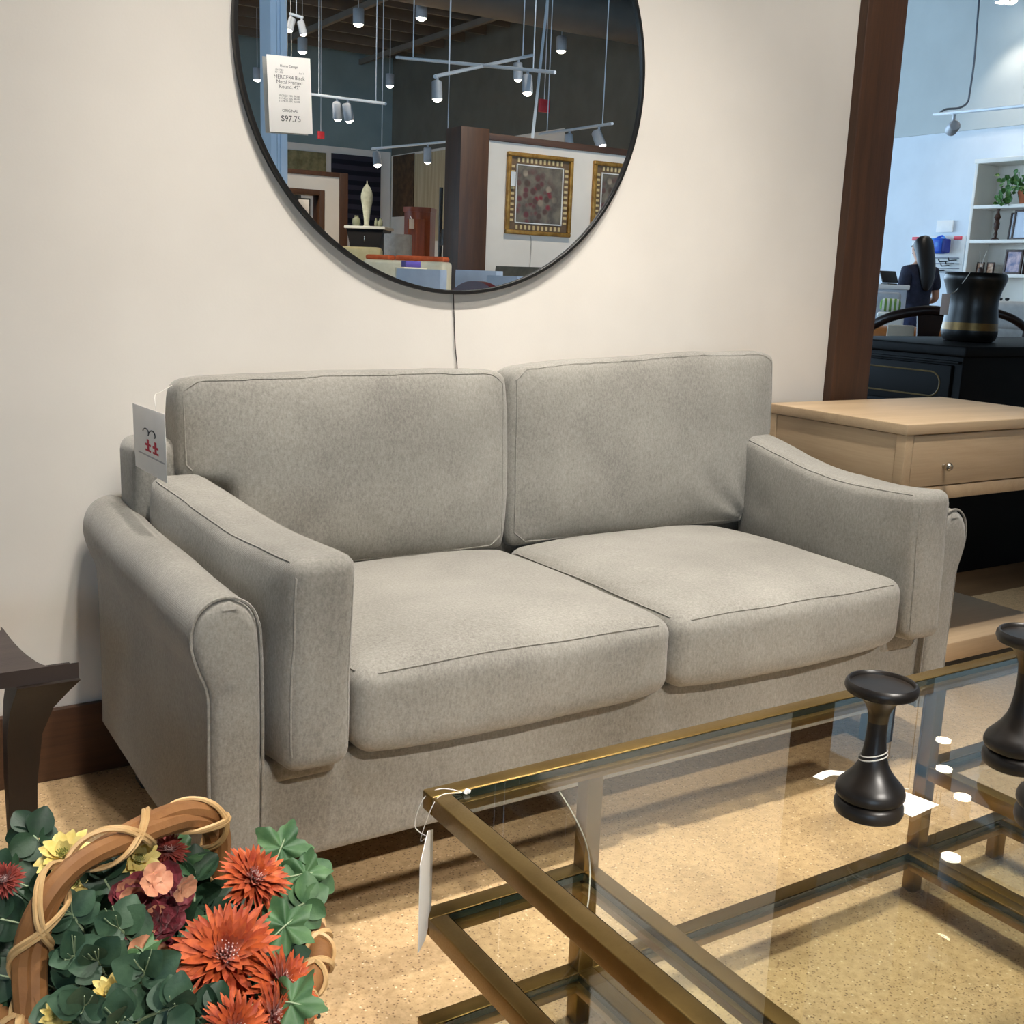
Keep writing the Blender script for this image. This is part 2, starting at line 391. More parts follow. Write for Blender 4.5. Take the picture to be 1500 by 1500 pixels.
def side_pillow(sgn, xf, xr, zf, zr):
    # upright slab between seat and arm; front end at xf, rear end at xr (both outer face)
    W, D, H = .108, .66, .345; cy = -.865 + D / 2
    def fn(p):
        v = (p.y + D / 2) / D; q = p.copy(); top = (p.z + H / 2) / H
        q.x += sgn * .014 * max(0, 1 - (2 * v - 1) ** 4) * max(0, 1 - (2 * top - 1) ** 4) * (1 if p.x * sgn > 0 else -1)
        xo = xf + (xr - xf) * v ** 1.3
        sag = (-.014 if sgn < 0 else -.026) * math.sin(PI * min(1, v * 1.05)) + (zr - zf) * v
        q.z += sag * top - .016 * (1 - top) * math.sin(PI * v)
        q.x += xo - sgn * W / 2 * -1 * -1
        q.x += -sgn * .016 * (1 - top) * -1
        return Vector((q.x, q.y, q.z)) + nz((q.x, p.y, p.z), 6, .004) + nz((q.x, p.y, p.z), 16, .0016)
    C0 = Vector((0, cy, zf - H / 2))
    b = B().rbox(C0, (W, D, H), .026, 5, n=(5, 26, 14), fn=fn)
    e = .0078
    for sx in (-1, 1):
        x = sx * (W / 2 - e); pth = []
        for i in range(15): pth.append((x, -D / 2 + e, -H / 2 + .03 + (H - .06) * i / 14))
        pth.append((x, -D / 2 + .03, H / 2 - e))
        for i in range(1, 17): pth.append((x, -D / 2 + .03 + (D - .06) * i / 16, H / 2 - e))
        b.tube([fn(Vector(p)) + C0 for p in pth], .0022, 5)
    return b.obj('arm_cushion', M_FAB, sofa, ang=60)
side_pillow(-1, .716, .668, .664, .690); side_pillow(1, 2.262, 2.345, .668, .706)
def t_cushion(x0, x1, sgn, name='back_cushion'):
    # outline in x,z; ear on the outer side above the arm cushion
    zb, ze, zt = .462, .668, (.872 if sgn < 0 else .886)
    outer, main = (x0, x0 + .10) if sgn < 0 else (x1, x1 - .075)
    poly = [(outer, zt), (outer, ze), (main, ze - .004), (main, zb), (x1 if sgn < 0 else x0, zb), (x1 if sgn < 0 else x0, zt)]
    T_ = .165; b = B(); b.prism([(x, z) for x, z in poly], T_, Matrix(((1, 0, 0, 0), (0, 0, -1, 0), (0, 1, 0, 0), (0, 0, 0, 1))))
    me = soft(b, .011, 48, M_FAB, name)
    cx, cz = (x0 + x1) / 2, (zb + zt) / 2; ys = [min(v.co.y for v in me.vertices), max(v.co.y for v in me.vertices)]; ym = (min(ys) + max(ys)) / 2
    def fn(p):
        u, w = (p.x - cx) / ((x1 - x0) / 2), (p.z - cz) / ((zt - zb) / 2)
        k = max(0, 1 - u ** 4) * max(0, 1 - w ** 4); q = p.copy()
        q.y += (-1 if p.y < ym else .4) * .026 * k
        q.z += .010 * (1 - u * u) * max(0, w) + ((.016 + .014 * u) if sgn > 0 else .004 + .004 * u) * max(0, w + .3)
        q.x += .010 * (1 - w * w) * (1 if u * sgn < 0 and abs(u) > .6 else 0) * -sgn
        # creases running from the inner lower corner on the outer side
        d = math.hypot(p.x - main, p.z - zb)
        if d < .30 and p.y < ym: q.y += .0045 * math.sin(math.atan2(p.z - zb, (p.x - main) * -sgn + 1e-6) * 13) * (1 - d / .30) * min(1, d / .05)
        q += nz(p, 4.5, .006) + nz(p, 14, .0014)
        q.y -= .095 * max(0, min(1, (p.y - min(ys)) / (max(ys) - min(ys)))) * max(0, min(1, (w + .2) / 1.2)) ** 1.6
        q.y += (q.z - zb) * .06          # lean back
        q.y += -.072
        return q
    for v in me.vertices: v.co = fn(v.co)
    bvh = BVHTree.FromPolygons([v.co.copy() for v in me.vertices], [list(p.vertices) for p in me.polygons])
    i_ = .016
    in_x = x1 - i_ if sgn < 0 else x0 + i_
    out = outer + i_ * (1 if sgn < 0 else -1); mn = main + i_ * (1 if sgn < 0 else -1)
    loop = [(mn, ze - .01), (mn, zb + .05), (mn - sgn * .03, zb + i_), (in_x + sgn * .03, zb + i_), (in_x, zb + .04), (in_x, zt - .035), (in_x + sgn * .03, zt - i_), (out - sgn * .03, zt - i_), (out, zt - .035), (out, ze + .04), (out - sgn * .02, ze + i_)]
    def topz(x):
        z = zt + .06
        while z > zt - .08:
            h = bvh.ray_cast(Vector((x, -2, z)), Vector((0, 1, 0)))
            if h[0] is not None and h[0].y < -.02: return z - .007
            z -= .002
        return zt - i_
    pts = []
    for (a, c) in zip(loop, loop[1:]):
        k = max(2, int(math.hypot(c[0] - a[0], c[1] - a[1]) / .015))
        for i in range(k):
            t = i / k; x_, z_ = a[0] + (c[0] - a[0]) * t, a[1] + (c[1] - a[1]) * t; z_ = topz(x_) - (zt - i_ - z_) * .7 if z_ > zt - .04 else z_
            h = bvh.ray_cast(Vector((x_, -2, z_)), Vector((0, 1, 0)))
            if h[0] is not None: pts.append(h[0])
    s = B().tube(pts, .0021, 5)
    Mi = ROOTM[sofa.name].inverted(); me.transform(Mi)
    c = link(name, me, sofa, ang=70, fix=True)
    s.obj('seam', M_FAB, c)
    return c
t_cushion(.722, 1.488, -1); t_cushion(1.494, 2.345, 1)

# card hanging off the sofa's left ear
A0, A1, A2 = Vector((.646, -.175, .812)), Vector((.642, -.385, .723)), Vector((.642, -.17, .705))
TLc = at(193, 590, 'x', .652); BLc = at(198, 682, 'x', .652); BRc = at(245, 708, 'x', .648)
w_ = BRc - BLc; h_ = TLc - BLc
t = T('price_card', 'white card with red and grey print hanging at the left end of the sofa back', 'tag', M=frame(BLc, w_, h_))
W_, H_ = w_.length, h_.length
B().rbox((W_ / 2, H_ / 2, 0), (W_, H_, .0008), .0003, 1).obj('card', M_PAPER, t, world=False)
b = B()
b.mat(0)
for k, (x, y) in enumerate(((.47, .50), (.70, .50))):      # red monogram
    b.rbox((W_ * x, H_ * .44, .0007), (W_ * .06, H_ * .17, .0004), .0001, 1); b.rbox((W_ * x, H_ * .44, .0007), (W_ * .17, H_ * .035, .0004), .0001, 1)
    b.rbox((W_ * x, H_ * .355, .0007), (W_ * .17, H_ * .03, .0004), .0001, 1)
b.mat(1)
for x in (.42, .62): b.tube([(W_ * (x + .09 * math.cos(a)), H_ * (.62 + .06 * math.sin(a)), .0008) for a in [i * .45 - .6 for i in range(9)]], .0013, 4)
b.mat(2); b.rbox((W_ * .55, H_ * .27, .0007), (W_ * .8, H_ * .022, .0004), .0001, 1)
b.obj('print', [M_RED, M_INKD, M_LGREY], t, world=False)
tp = Matrix(ROOTM[t.name]) @ Vector((W_ * .75, H_ * .97, 0))
B().tube(smooth_path([tp, tp + Vector((.004, .02, .03)), Vector((.70, -.2, .85)), Vector((.745, -.17, .868))], 5), .0006, 5).obj('string', M_STRING, t)

# ------------------------------------------------------------------ mirror
mc = Vector((1.4522, 0, 1.5868))
mir = T('round_mirror', 'large round wall mirror with a thin black metal frame above the sofa', 'mirror', mc)
R0 = .5375
fr = B().lathe([(R0 - .009, -.003), (R0, -.003), (R0, .0125), (R0 - .001, .014), (R0 - .008, .014), (R0 - .009, .013), (R0 - .009, -.003)], 128, M=Matrix.Translation(mc) @ Matrix.Rotation(PI / 2, 4, 'X') @ Matrix.Translation((0, 0, .004)))
fr.obj('frame', M_BLACK, mir)
g = G('silvered_glass'); g.p.inputs['Base Color'].default_value = (.86, .88, .88, 1); g.p.inputs['Metallic'].default_value = 1; g.p.inputs['Roughness'].default_value = 0
B().lathe([(0, 0), (R0 - .0095, 0), (R0 - .0095, .006), (0, .006)], 128, M=Matrix.Translation(mc) @ Matrix.Rotation(PI / 2, 4, 'X') @ Matrix.Translation((0, 0, .005))).obj('glass', g.m, mir)
# price tag hanging over the mirror
q0 = at(395, 193, 'y', -.024); q1 = at(458, 197, 'y', -.024); q2 = at(395, 80, 'y', -.024)
tw, th = (q1 - q0).length, (q2 - q0).length
pt = T('price_tag', 'white printed price tag hanging in front of the round mirror', 'tag', M=frame(q0, Vector((1, .0, (q1 - q0).z / tw)), Vector((0, 0, 1))))
B().rbox((tw / 2, th / 2, 0), (tw, th, .0008), .0003, 1).obj('card', M_PAPER, pt, world=False)
b = B(); I = Matrix.Identity(4)
put_text(b, 'Home Design', .0072, tw * .5, th * .87, .0007, I)
put_text(b, '10/17/23', .0052, tw * .18, th * .815, .0007, I, 'LEFT'); put_text(b, 'ID 1402', .0052, tw * .18, th * .785, .0007, I, 'LEFT'); put_text(b, '1 of 1', .0052, tw * .72, th * .79, .0007, I, 'LEFT')
for i, s_ in enumerate(('MERCER4 Black', 'Metal Framed', 'Round, 42"')): put_text(b, s_, .0105, tw * .5, th * (.725 - .062 * i), .0007, I)
put_text(b, '10/30/23 15%  98.00', .0056, tw * .48, th * .485, .0007, I); put_text(b, '11/14/23 30%  80.00', .0056, tw * .48, th * .45, .0007, I); put_text(b, '11/29/23 45%  63.00', .0056, tw * .48, th * .415, .0007, I)
b.mat(1); put_text(b, 'ORIGINAL', .0078, tw * .49, th * .29, .0007, I); put_text(b, '$97.75', .0165, tw * .5, th * .185, .0007, I)
b.obj('lettering', [M_INK, M_INKD], pt, world=False, fix=False)
tc = q0 + Vector((tw * .5, 0, th - .003))
B().tube(smooth_path([tc, tc + Vector((.001, .002, .05)), tc + Vector((-.004, -.002, .2)), Vector((1.03, -.021, 1.875)), Vector((1.055, -.006, 1.93))], 6), .0006, 5).obj('string', M_STRING, pt)
# thin cable below the mirror
tag(B().tube(smooth_path([(1.452, -.006, 1.055), (1.457, -.004, 1.0), (1.462, -.004, .93), (1.47, -.006, .86), (1.472, -.02, .74)], 6), .0014, 6).obj('cable', pm('dark_cable', (52, 44, 38), None, 9, .6)), 'thin dark cable running down the white wall below the round mirror', 'cable')

# ------------------------------------------------------------------ bedside chest (pale wood)
M_PALE = wood('pale_wood', (176, 150, 118), (198, 172, 138), 'X', 4, .5)
M_PALEY = wood('pale_wood_side', (172, 146, 114), (194, 168, 134), 'Y', 4, .5)
M_BRASSK = pm('nickel_knob', (190, 184, 170), None, 9, .25, 1)
sx0, sx1, sy0, sy1, szt = 2.452, 3.225, -.575, -.085, .770
st = T('nightstand', 'pale wood nightstand with one drawer and a low shelf right of the sofa', 'nightstand', ((sx0 + sx1) / 2, (sy0 + sy1) / 2, 0))
B().rbox(((sx0 + sx1) / 2, (sy0 + sy1) / 2, szt - .014), (sx1 - sx0, sy1 - sy0, .028), .003, 2).obj('top', M_PALE, st)
b = B()
zb_ = szt - .205
for x in (sx0 + .004, sx1 - .034):
    for y in (sy0 + .004, sy1 - .034): b.box2((x, y, zb_), (x + .03, y + .03, szt - .028), .002)
for x in (sx0 + .008, sx1 - .026): b.box2((x, sy0 + .034, zb_), (x + .018, sy1 - .034, szt - .03), .0015)
b.box2((sx0 + .034, sy1 - .026, zb_), (sx1 - .034, sy1 - .008, szt - .03), .0015)
b.box2((sx0 + .034, sy0 + .006, zb_), (sx1 - .034, sy1 - .03, zb_ + .036), .002)
b.obj('case', M_PALEY, st)
dr = B().box2((sx0 + .037, sy0 + .005, zb_ + .039), (sx1 - .037, sy0 + .30, szt - .031), .0015).obj('drawer', M_PALE, st)
kx = at(1390, 684, 'y', sy0 - .012)
for x in (kx.x, sx1 - (kx.x - sx0)):
    B().lathe([(.0, .026), (.007, .025), (.0115, .019), (.0115, .014), (.008, .009), (.005, .006), (.006, 0)], 20, M=face_to((x, sy0 + .005, kx.z), (0, -1, 0))).obj('knob', M_BRASSK, dr)
for x in (sx0 + .03, sx1 - .05):
    for y in (sy0 + .03, sy1 - .05): B().box2((x, y, .1), (x + .02, y + .02, zb_ + .002), .002).obj('leg', M_BLACK, st)
B().box2((sx0 + .01, sy0 + .005, .095), (sx1 - .0, sy1 - .0, .15), .003).obj('shelf', M_PALE, st)
B().box2((sx0 + .04, sy0 + .035, 0), (sx1 - .04, sy1 - .04, .095), .002).obj('plinth', M_BLACK, st)
# ------------------------------------------------------------------ coffee table
def brass_mat():
    g = G('aged_brass'); c = g.coords(); n1 = g.noise(c, 9, 5); n2 = g.noise(g.coords((6, 6, 6)), 60, 3)
    g.l(g.ramp(n1, [(.3, lin((120, 96, 52))), (.7, lin((146, 120, 70)))]), g.p.inputs['Base Color'])
    g.p.inputs['Metallic'].default_value = .85; g.l(g.ramp(n2, [(.3, (.3, .3, .3)), (.7, (.42, .42, .42))]), g.p.inputs['Roughness']); return g.m
M_BRASS = brass_mat(); M_GLASS = thin_glass('table_glass', (.972, .983, .966, 1)); M_GEDGE = pm('glass_edge', (30, 40, 34), None, 9, .15)
tx0, tx1, ty1, ty0 = .764, 2.062, -1.195, -2.05
LX = (1.03, 1.797); TK = .027; ZT, ZM, ZL = .430, .256, .092
tb = T('coffee_table', 'long tiered coffee table of aged brass tube and clear glass', 'coffee table', ((tx0 + tx1) / 2, (ty0 + ty1) / 2, 0))
def rect_frame(name, x0, x1, y0, y1, zt):
    b = B()
    for y in (y0, y1 - TK): b.box2((x0, y, zt - TK), (x1, y + TK, zt), .0022, 2)
    for x in (x0, x1 - TK): b.box2((x, y0 + TK, zt - TK), (x + TK, y1 - TK, zt), .0022, 2)
    for y in (y0 + TK, y1 - TK - .010): b.box2((x0 + TK, y, zt - TK + .002), (x1 - TK, y + .010, zt - .0125), .001, 1)
    for x in (x0 + TK, x1 - TK - .010): b.box2((x, y0 + TK, zt - TK + .002), (x + .010, y1 - TK, zt - .0125), .001, 1)
    f = b.obj(name, M_BRASS, tb)
    g = B(); a = .0015; X0, X1, Y0, Y1, zb = x0 + TK + a, x1 - TK - a, y0 + TK + a, y1 - TK - a, zt - .012
    z2 = zt - .002; t_ = .0012
    # pane: two faces and a green polished rim
    g.add([(X0, Y0, zb), (X1, Y0, zb), (X1, Y1, zb), (X0, Y1, zb), (X0, Y0, z2), (X1, Y0, z2), (X1, Y1, z2), (X0, Y1, z2)], [[3, 2, 1, 0], [4, 5, 6, 7]])
    g.mat(1); o = len(g.v)
    g.add([(X0, Y0, zb), (X1, Y0, zb), (X1, Y1, zb), (X0, Y1, zb), (X0, Y0, z2), (X1, Y0, z2), (X1, Y1, z2), (X0, Y1, z2)], [[0, 1, 5, 4], [1, 2, 6, 5], [2, 3, 7, 6], [3, 0, 4, 7]])
    g.obj('glass_pane', [M_GLASS, M_GEDGE], f, ang=10)
    return f
rect_frame('top_frame', tx0, tx1, ty0, ty1, ZT)
rect_frame('shelf_frame', tx0, LX[0] + TK / 2, ty0, ty1, ZM); rect_frame('shelf_frame', LX[1] - TK / 2, tx1, ty0, ty1, ZM)
rect_frame('base_frame', tx0, LX[0] + TK / 2, ty0, ty1, ZL); rect_frame('base_frame', LX[0] + TK / 2 + .0005, LX[1] - TK / 2 - .0005, ty0, ty1, ZL); rect_frame('base_frame', LX[1] - TK / 2, tx1, ty0, ty1, ZL)
for lx in LX:
    for y in (ty1 - TK, ty0): B().box2((lx - TK / 2, y, ZL), (lx + TK / 2, y + TK, ZT - TK), .002, 2).obj('leg', M_BRASS, tb)
for lx in (tx0 + TK / 2, LX[0], LX[1], tx1 - TK / 2):
    for y in (ty1 - TK, ty0): B().box2((lx - TK / 2 + .001, y + .001, .002), (lx + TK / 2 - .001, y + TK - .001, ZL - TK), .002, 2).lathe([(.011, 0), (.011, .003)], 14, (lx, y + TK / 2, 0)).obj('foot', M_BRASS, tb)
# card hanging from the table corner, seen nearly edge-on
c0 = at(627, 1215, 'y', ty1 + .004); dv = (far(632, 1265, 1.5) - CAM).normalized()
ct = at(626, 1217, 'x', tx0 - .012)
ax_ = Vector((.93, 1.38, 0)).normalized(); ax_ = Matrix.Rotation(math.radians(-4.2), 3, 'Z') @ ax_
Mx = frame((ct.x - ax_.x * .05, ct.y - ax_.y * .05, ct.z - .155), ax_, (0, 0, 1))
tt = T('price_tag', 'white hang tag on a thin loop at the corner of the brass table', 'tag', M=Mx)
b = B().prism([(0.0, .012), (.0, .135), (.05, .155), (.092, .135), (.092, .012), (.05, .0)], .0009); b.obj('card', M_PAPER, tt, world=False)
B().tube(smooth_path([Mx @ Vector((.05, .147, 0)), (tx0 - .012, ty1 - .02, ZT - .06), (tx0 - .006, ty1 - .035, ZT - .012), (tx0 + .012, ty1 - .03, ZT + .002), (tx0 + .04, ty1 - .034, ZT + .001), (tx0 + .02, ty1 - .012, ZT + .001), (tx0 - .003, ty1 - .008, ZT - .01), (tx0 - .010, ty1 - .0, ZT - .05), Mx @ Vector((.05, .147, 0))], 6), .0007, 5).obj('string', M_STRING, tt)
B().tube(smooth_path([(tx0 + .044, ty1 - .036, ZT - .0005), (tx0 + .046, ty1 - .036, ZT + .003), (tx0 + .05, ty1 - .037, ZT + .001)], 3), .003, 6).obj('clasp', M_PAPER, tt)
nl = [at(820, 1160, 'z', ZT - .03), at(838, 1190, 'z', ZT - .05), at(857, 1230, 'z', ZT - .09), at(864, 1265, 'z', ZT - .14), at(863, 1310, 'z', ZT - .165), at(858, 1345, 'z', ZT - .172)]
tag(B().tube(smooth_path(nl, 6), .0011, 6).obj('nylon_tie', pm('clear_nylon', (176, 172, 160), None, 9, .15)), 'thin pale nylon tie curving below the glass beside the table leg', 'tie')
# ------------------------------------------------------------------ turned black stands
def spool_mat():
    g = G('black_lacquer'); c = g.coords(); n = g.noise(c, 14, 5)
    g.l(g.ramp(n, [(.4, lin((20, 17, 16))), (.75, lin((44, 35, 26)))]), g.p.inputs['Base Color'])
    g.p.inputs['Roughness'].default_value = .38; g.p.inputs['Specular IOR Level'].default_value = .45; g.p.inputs['Coat Weight'].default_value = .15; g.p.inputs['Coat Roughness'].default_value = .25; return g.m
M_SP = spool_mat(); M_SPB = pm('rubbed_bronze', (58, 48, 34), (96, 80, 54), 20, .4, .5)
M_DISH = pm('worn_dish', (44, 34, 30), (66, 54, 48), 26, .6, spec=.3)
SPB = [(.0385, .0268), (.0445, .029), (.0468, .034), (.0466, .040), (.044, .047), (.039, .053), (.0324, .061), (.026, .070), (.0205, .081), (.0174, .092), (.0152, .106), (.0138, .12), (.0132, .133), (.0134, .148)]
def spool_r(z):
    for (r0, z0), (r1, z1) in zip(SPB, SPB[1:]):
        if z0 <= z <= z1: return r0 + (r1 - r0) * (z - z0) / (z1 - z0)
    return .02
def spool(loc, label, s=1.0):
    r = T('candle_stand', label, 'candle stand', loc, 0, 'turned black stands on the glass table')
    P = lambda L: [(a * .94 * s ** .6, z * .86 * s) for a, z in L]
    x, y, z = loc
    B().lathe(P([(0, 0), (.040, 0), (.0445, .003), (.0468, .010), (.0462, .019), (.043, .0245), (.0385, .0268)]), 48, loc).obj('foot_ring', M_SP, r)
    B().lathe(P(SPB), 48, loc).obj('body', M_SP, r)
    B().lathe(P([(.0134, .148), (.0144, .161), (.0168, .168), (.0205, .176), (.027, .185), (.034, .191)]), 48, loc).obj('collar', M_SPB, r)
    B().lathe(P([(.034, .191), (.041, .191), (.0462, .194), (.0488, .2005), (.0478, .207), (.0452, .2105), (.0432, .2105), (.0418, .2085), (.0412, .205)]), 48, loc).mat(1).lathe(P([(.0412, .205), (.040, .2044), (0, .2044)]), 48, loc).obj('dish', [M_SP, M_DISH], r)
    return r
sA = at(1271, 1190, 'z', ZT); sA.z = ZT - .001
sB = at(1487, 1121, 'z', ZT); sB.z = ZT - .001
s3 = at(1541, 1210, 'z', ZT); s3.z = ZT - .001
spool(sA, 'black turned stand on the glass with white string round its waist')
spool(sB, 'black turned stand nearest the sofa at the right edge of the glass table', 1.12)
spool(s3, 'black turned stand mostly cut off by the right edge, nearest the camera', 1.12)
# tag with string on the first stand
tA, tB, tC = at(1322, 1156, 'z', ZT), at(1375, 1180, 'z', ZT), at(1336, 1198, 'z', ZT)
t = T('price_tag', 'blank white tag lying on the glass beside a black turned stand', 'tag', (tA.x, tA.y, ZT))
b = B(); zz = ZT + .0006
quad = [tA + (tC - tB) * .12, tB, tC, tA + (tC - tB) * 1.0]
b.loft([[Vector((p.x, p.y, zz + h)) for p in quad] for h in (0, .0008)]); b.obj('card', M_PAPER, t)
b = B()
for k, (z0, tl) in enumerate(((.092, .012), (.098, .012))):
    pts_ = []
    for i in range(32):
        a_ = i * 2 * PI / 32; z_ = z0 + .006 * math.sin(a_ + 2.6); R_ = spool_r(z_) * .94 + .0009; pts_.append((sA.x + R_ * math.cos(a_), sA.y + R_ * math.sin(a_), sA.z + z_ * .86))
    b.tube(pts_, .0009, 5, closed=True)
hold = [(sA.x + .022, sA.y - .012, sA.z + .080), (sA.x + .036, sA.y + .006, sA.z + .062), (sA.x + .049, sA.y + .02, sA.z + .03), (tA.x - .002, tA.y + .004, ZT + .002), (tA.x + .006, tA.y - .006, ZT + .001)]
b.tube(smooth_path(hold, 6), .0007, 5); b.obj('string', M_STRING, t)
# short curved white strip lying on the glass
p0, p1, p2 = at(1197, 1142, 'z', ZT), at(1215, 1134, 'z', ZT), at(1242, 1136, 'z', ZT)
cur = smooth_path([Vector((p.x, p.y, ZT + .0015)) for p in (p0, p1, p2)], 6)
b = B(); rings = []
for i, p in enumerate(cur):
    d = (cur[min(i + 1, len(cur) - 1)] - cur[max(0, i - 1)]).normalized(); n_ = Vector((-d.y, d.x, 0)) * .007
    rings.append([p - n_, p + n_, p + n_ + Vector((0, 0, .0008)), p - n_ + Vector((0, 0, .0008))])
tag(b.loft(rings).obj('white_strip', M_PAPER), 'short curved white strip on the glass left of the stringed black stand', 'paper strip')

# ------------------------------------------------------------------ dark stool
M_STOOL = pm('dark_stained_wood', (54, 45, 43), (66, 56, 52), 5, .5, bump=.05, bscale=40, stretch=(1, 6, 1)); M_STOOLD = wood('dark_stool_leg', (26, 18, 13), (40, 28, 20), 'Z', 5, .5)
stl = T('stool', 'dark stained wooden stool with a swept curved seat at the left edge', 'stool', (.19, -.30, 0))
ZS = .424; ym_, xm_ = -.255, .05
side = [at(*p, 'z', ZS) for p in ((115, 970), (92, 973), (68, 975), (45, 963.6), (22, 943), (2, 918))]
side = [Vector((p.x, p.y, 0)) for p in side]; side.append(Vector((side[-1].x - .006, ym_, 0)))
e_ = side[-1]; side += [Vector((e_.x - .03, e_.y + .05, 0)), Vector((e_.x - .09, e_.y + .085, 0))]
right = smooth_path(side, 4); outline = right + [Vector((2 * xm_ - p.x, p.y, 0)) for p in reversed(right)]
B().prism([(p.x, p.y) for p in outline], .028, Matrix.Translation((0, 0, ZS - .028))).obj('seat', M_STOOL, stl, ang=30)
def stool_leg(x, y, sx, sy, H):
    rings = []
    for z, w, o in ((0, .042, .0), (.1, .044, .0), (.2, .048, .0), (.29, .056, .004), (.34, .070, .010), (.37, .086, .018), (H, .100, .026)):
        cx_, cy_ = x + sx * (w / 2 - .03 + o * .6), y + sy * (w / 2 - .03 + o * .3); k = .5
        rings.append([Vector((cx_ + a * w / 2, cy_ + c * w * k, z)) for a, c in ((-1, -1), (1, -1), (1, 1), (-1, 1))])
    B().loft(rings).obj('leg', M_STOOLD, stl)
lf = at(34, 1262, 'z', .02)
for sx_ in (1, -1):
    for sy_ in (-1, 1): stool_leg(xm_ + sx_ * (.338 if sy_ < 0 else .16), ym_ + (-.165 if sy_ < 0 else .02), sx_, sy_, ZS - .029)
# ------------------------------------------------------------------ basket of flowers
u_ = Vector((.782, .623, 0)); v_ = Vector((.623, -.782, 0)); bc = Vector((.4045, -1.1275, 0))
AU, AV, ZR = .172, .235, .268
M_CANE = pm('pale_cane', (196, 158, 106), (216, 180, 128), 30, .5, bump=.1, bscale=120)
M_VINE = pm('brown_vine', (122, 80, 46), (164, 116, 70), 9, .5, bump=.25, bscale=26, stretch=(1, 1, 1)); M_WICK = pm('wicker', (142, 100, 62), (186, 144, 98), 30, .55, bump=.1, bscale=80)
bk = T('wicker_basket', 'woven wicker basket with a thick vine handle in the bottom left corner', 'basket', bc)
def el(a, z, k=1.0, off=0): return bc + u_ * (math.cos(a) * (AU * k + off)) + v_ * (math.sin(a) * (AV * k + off)) + Vector((0, 0, z))
b = B(); NS = 36
for r in range(16):
    z = .012 + r * .0152; k = .80 + .20 * (z / ZR) ** .8
    b.tube([el(2 * PI * i / (NS * 2), z + .003 * math.sin(i * PI / 2), k, .006 * math.cos(PI * (i / 2 + r))) for i in range(NS * 2)], .0072, 6, closed=True)
for i in range(NS // 2):
    a = 2 * PI * (i * 2) / NS; b.tube([el(a, z, .80 + .20 * (max(z, .001) / ZR) ** .8) for z in (.004, .07, .14, .2, ZR)], .006, 6)
b.tube([el(2 * PI * i / 40, .01, .4) for i in range(40)], .05, 6, closed=True, flat=.1)
b.obj('body', M_WICK, bk)
b = B().tube([el(2 * PI * i / 48, ZR + .012, 1.0, .004) for i in range(48)], .0145, 10, closed=True).obj('rim', M_VINE, bk)
def even(path, m):
    d = [0]
    for a, b in zip(path, path[1:]): d.append(d[-1] + (b - a).length)
    out, j = [], 0
    for i in range(m):
        t = d[-1] * i / (m - 1)
        while j < len(d) - 2 and d[j + 1] < t: j += 1
        out.append(path[j].lerp(path[j + 1], (t - d[j]) / max(1e-9, d[j + 1] - d[j])))
    return out
def helix(path, R, turns, ph=0, n=10):
    L = len(path); T_ = [(path[min(i + 1, L - 1)] - path[max(i - 1, 0)]).normalized() for i in range(L)]; N = [T_[0].orthogonal().normalized()]
    for i in range(1, L): v = N[-1] - T_[i] * N[-1].dot(T_[i]); N.append(v.normalized())
    out = []
    for i in range(L * n // 2):
        s = i / (L * n // 2 - 1) * (L - 1); i0 = min(int(s), L - 2); f = s - i0; p = path[i0].lerp(path[i0 + 1], f); t = T_[i0].lerp(T_[i0 + 1], f)
        n1 = N[i0].lerp(N[i0 + 1], f).normalized(); n2 = t.cross(n1).normalized(); a = ph + 2 * PI * turns * s / (L - 1)
        out.append(p + (n1 * math.cos(a) + n2 * math.sin(a)) * R)
    return out
rimp = [el(2 * PI * i / 96, ZR + .012, 1.0, .004) for i in range(97)]
w = B()
for ph in (0, .35): w.tube(helix(rimp, .0165, 21, ph), .0032, 5)
for ph in (PI * .6,): w.tube(helix(rimp, .0165, -21, ph), .0032, 5)
w.obj('rim_wrap', M_CANE, bk)
nf = at(40, 1530, 'z', .25); hp = [bc - u_ * .165 + Vector((0, 0, .15)), bc - u_ * .168 + Vector((0, 0, .27)), at(44, 1400, 'z', .352), at(66, 1325, 'z', .408), at(112, 1268, 'z', .432), at(190, 1224, 'z', .430), at(262, 1196, 'z', .415), at(305, 1200, 'z', .394), at(318, 1230, 'z', .345), bc + u_ * .168 + Vector((0, 0, .24)), bc + u_ * .166 + Vector((0, 0, .12))]
hpath = even(smooth_path(hp, 8), 70)
b = B()
for ph in (0, PI): b.tube(helix(hpath, .0062, 1.5, ph, 4), .0125, 9)
b.obj('handle', M_VINE, bk)
w = B()
for ph in (0, .3): w.tube(helix(hpath, .0208, 5.5, ph, 8), .0029, 6); w.tube(helix(hpath, .0208, -5.5, PI * .5 + ph, 8), .0029, 6)
w.obj('handle_wrap', M_CANE, bk)
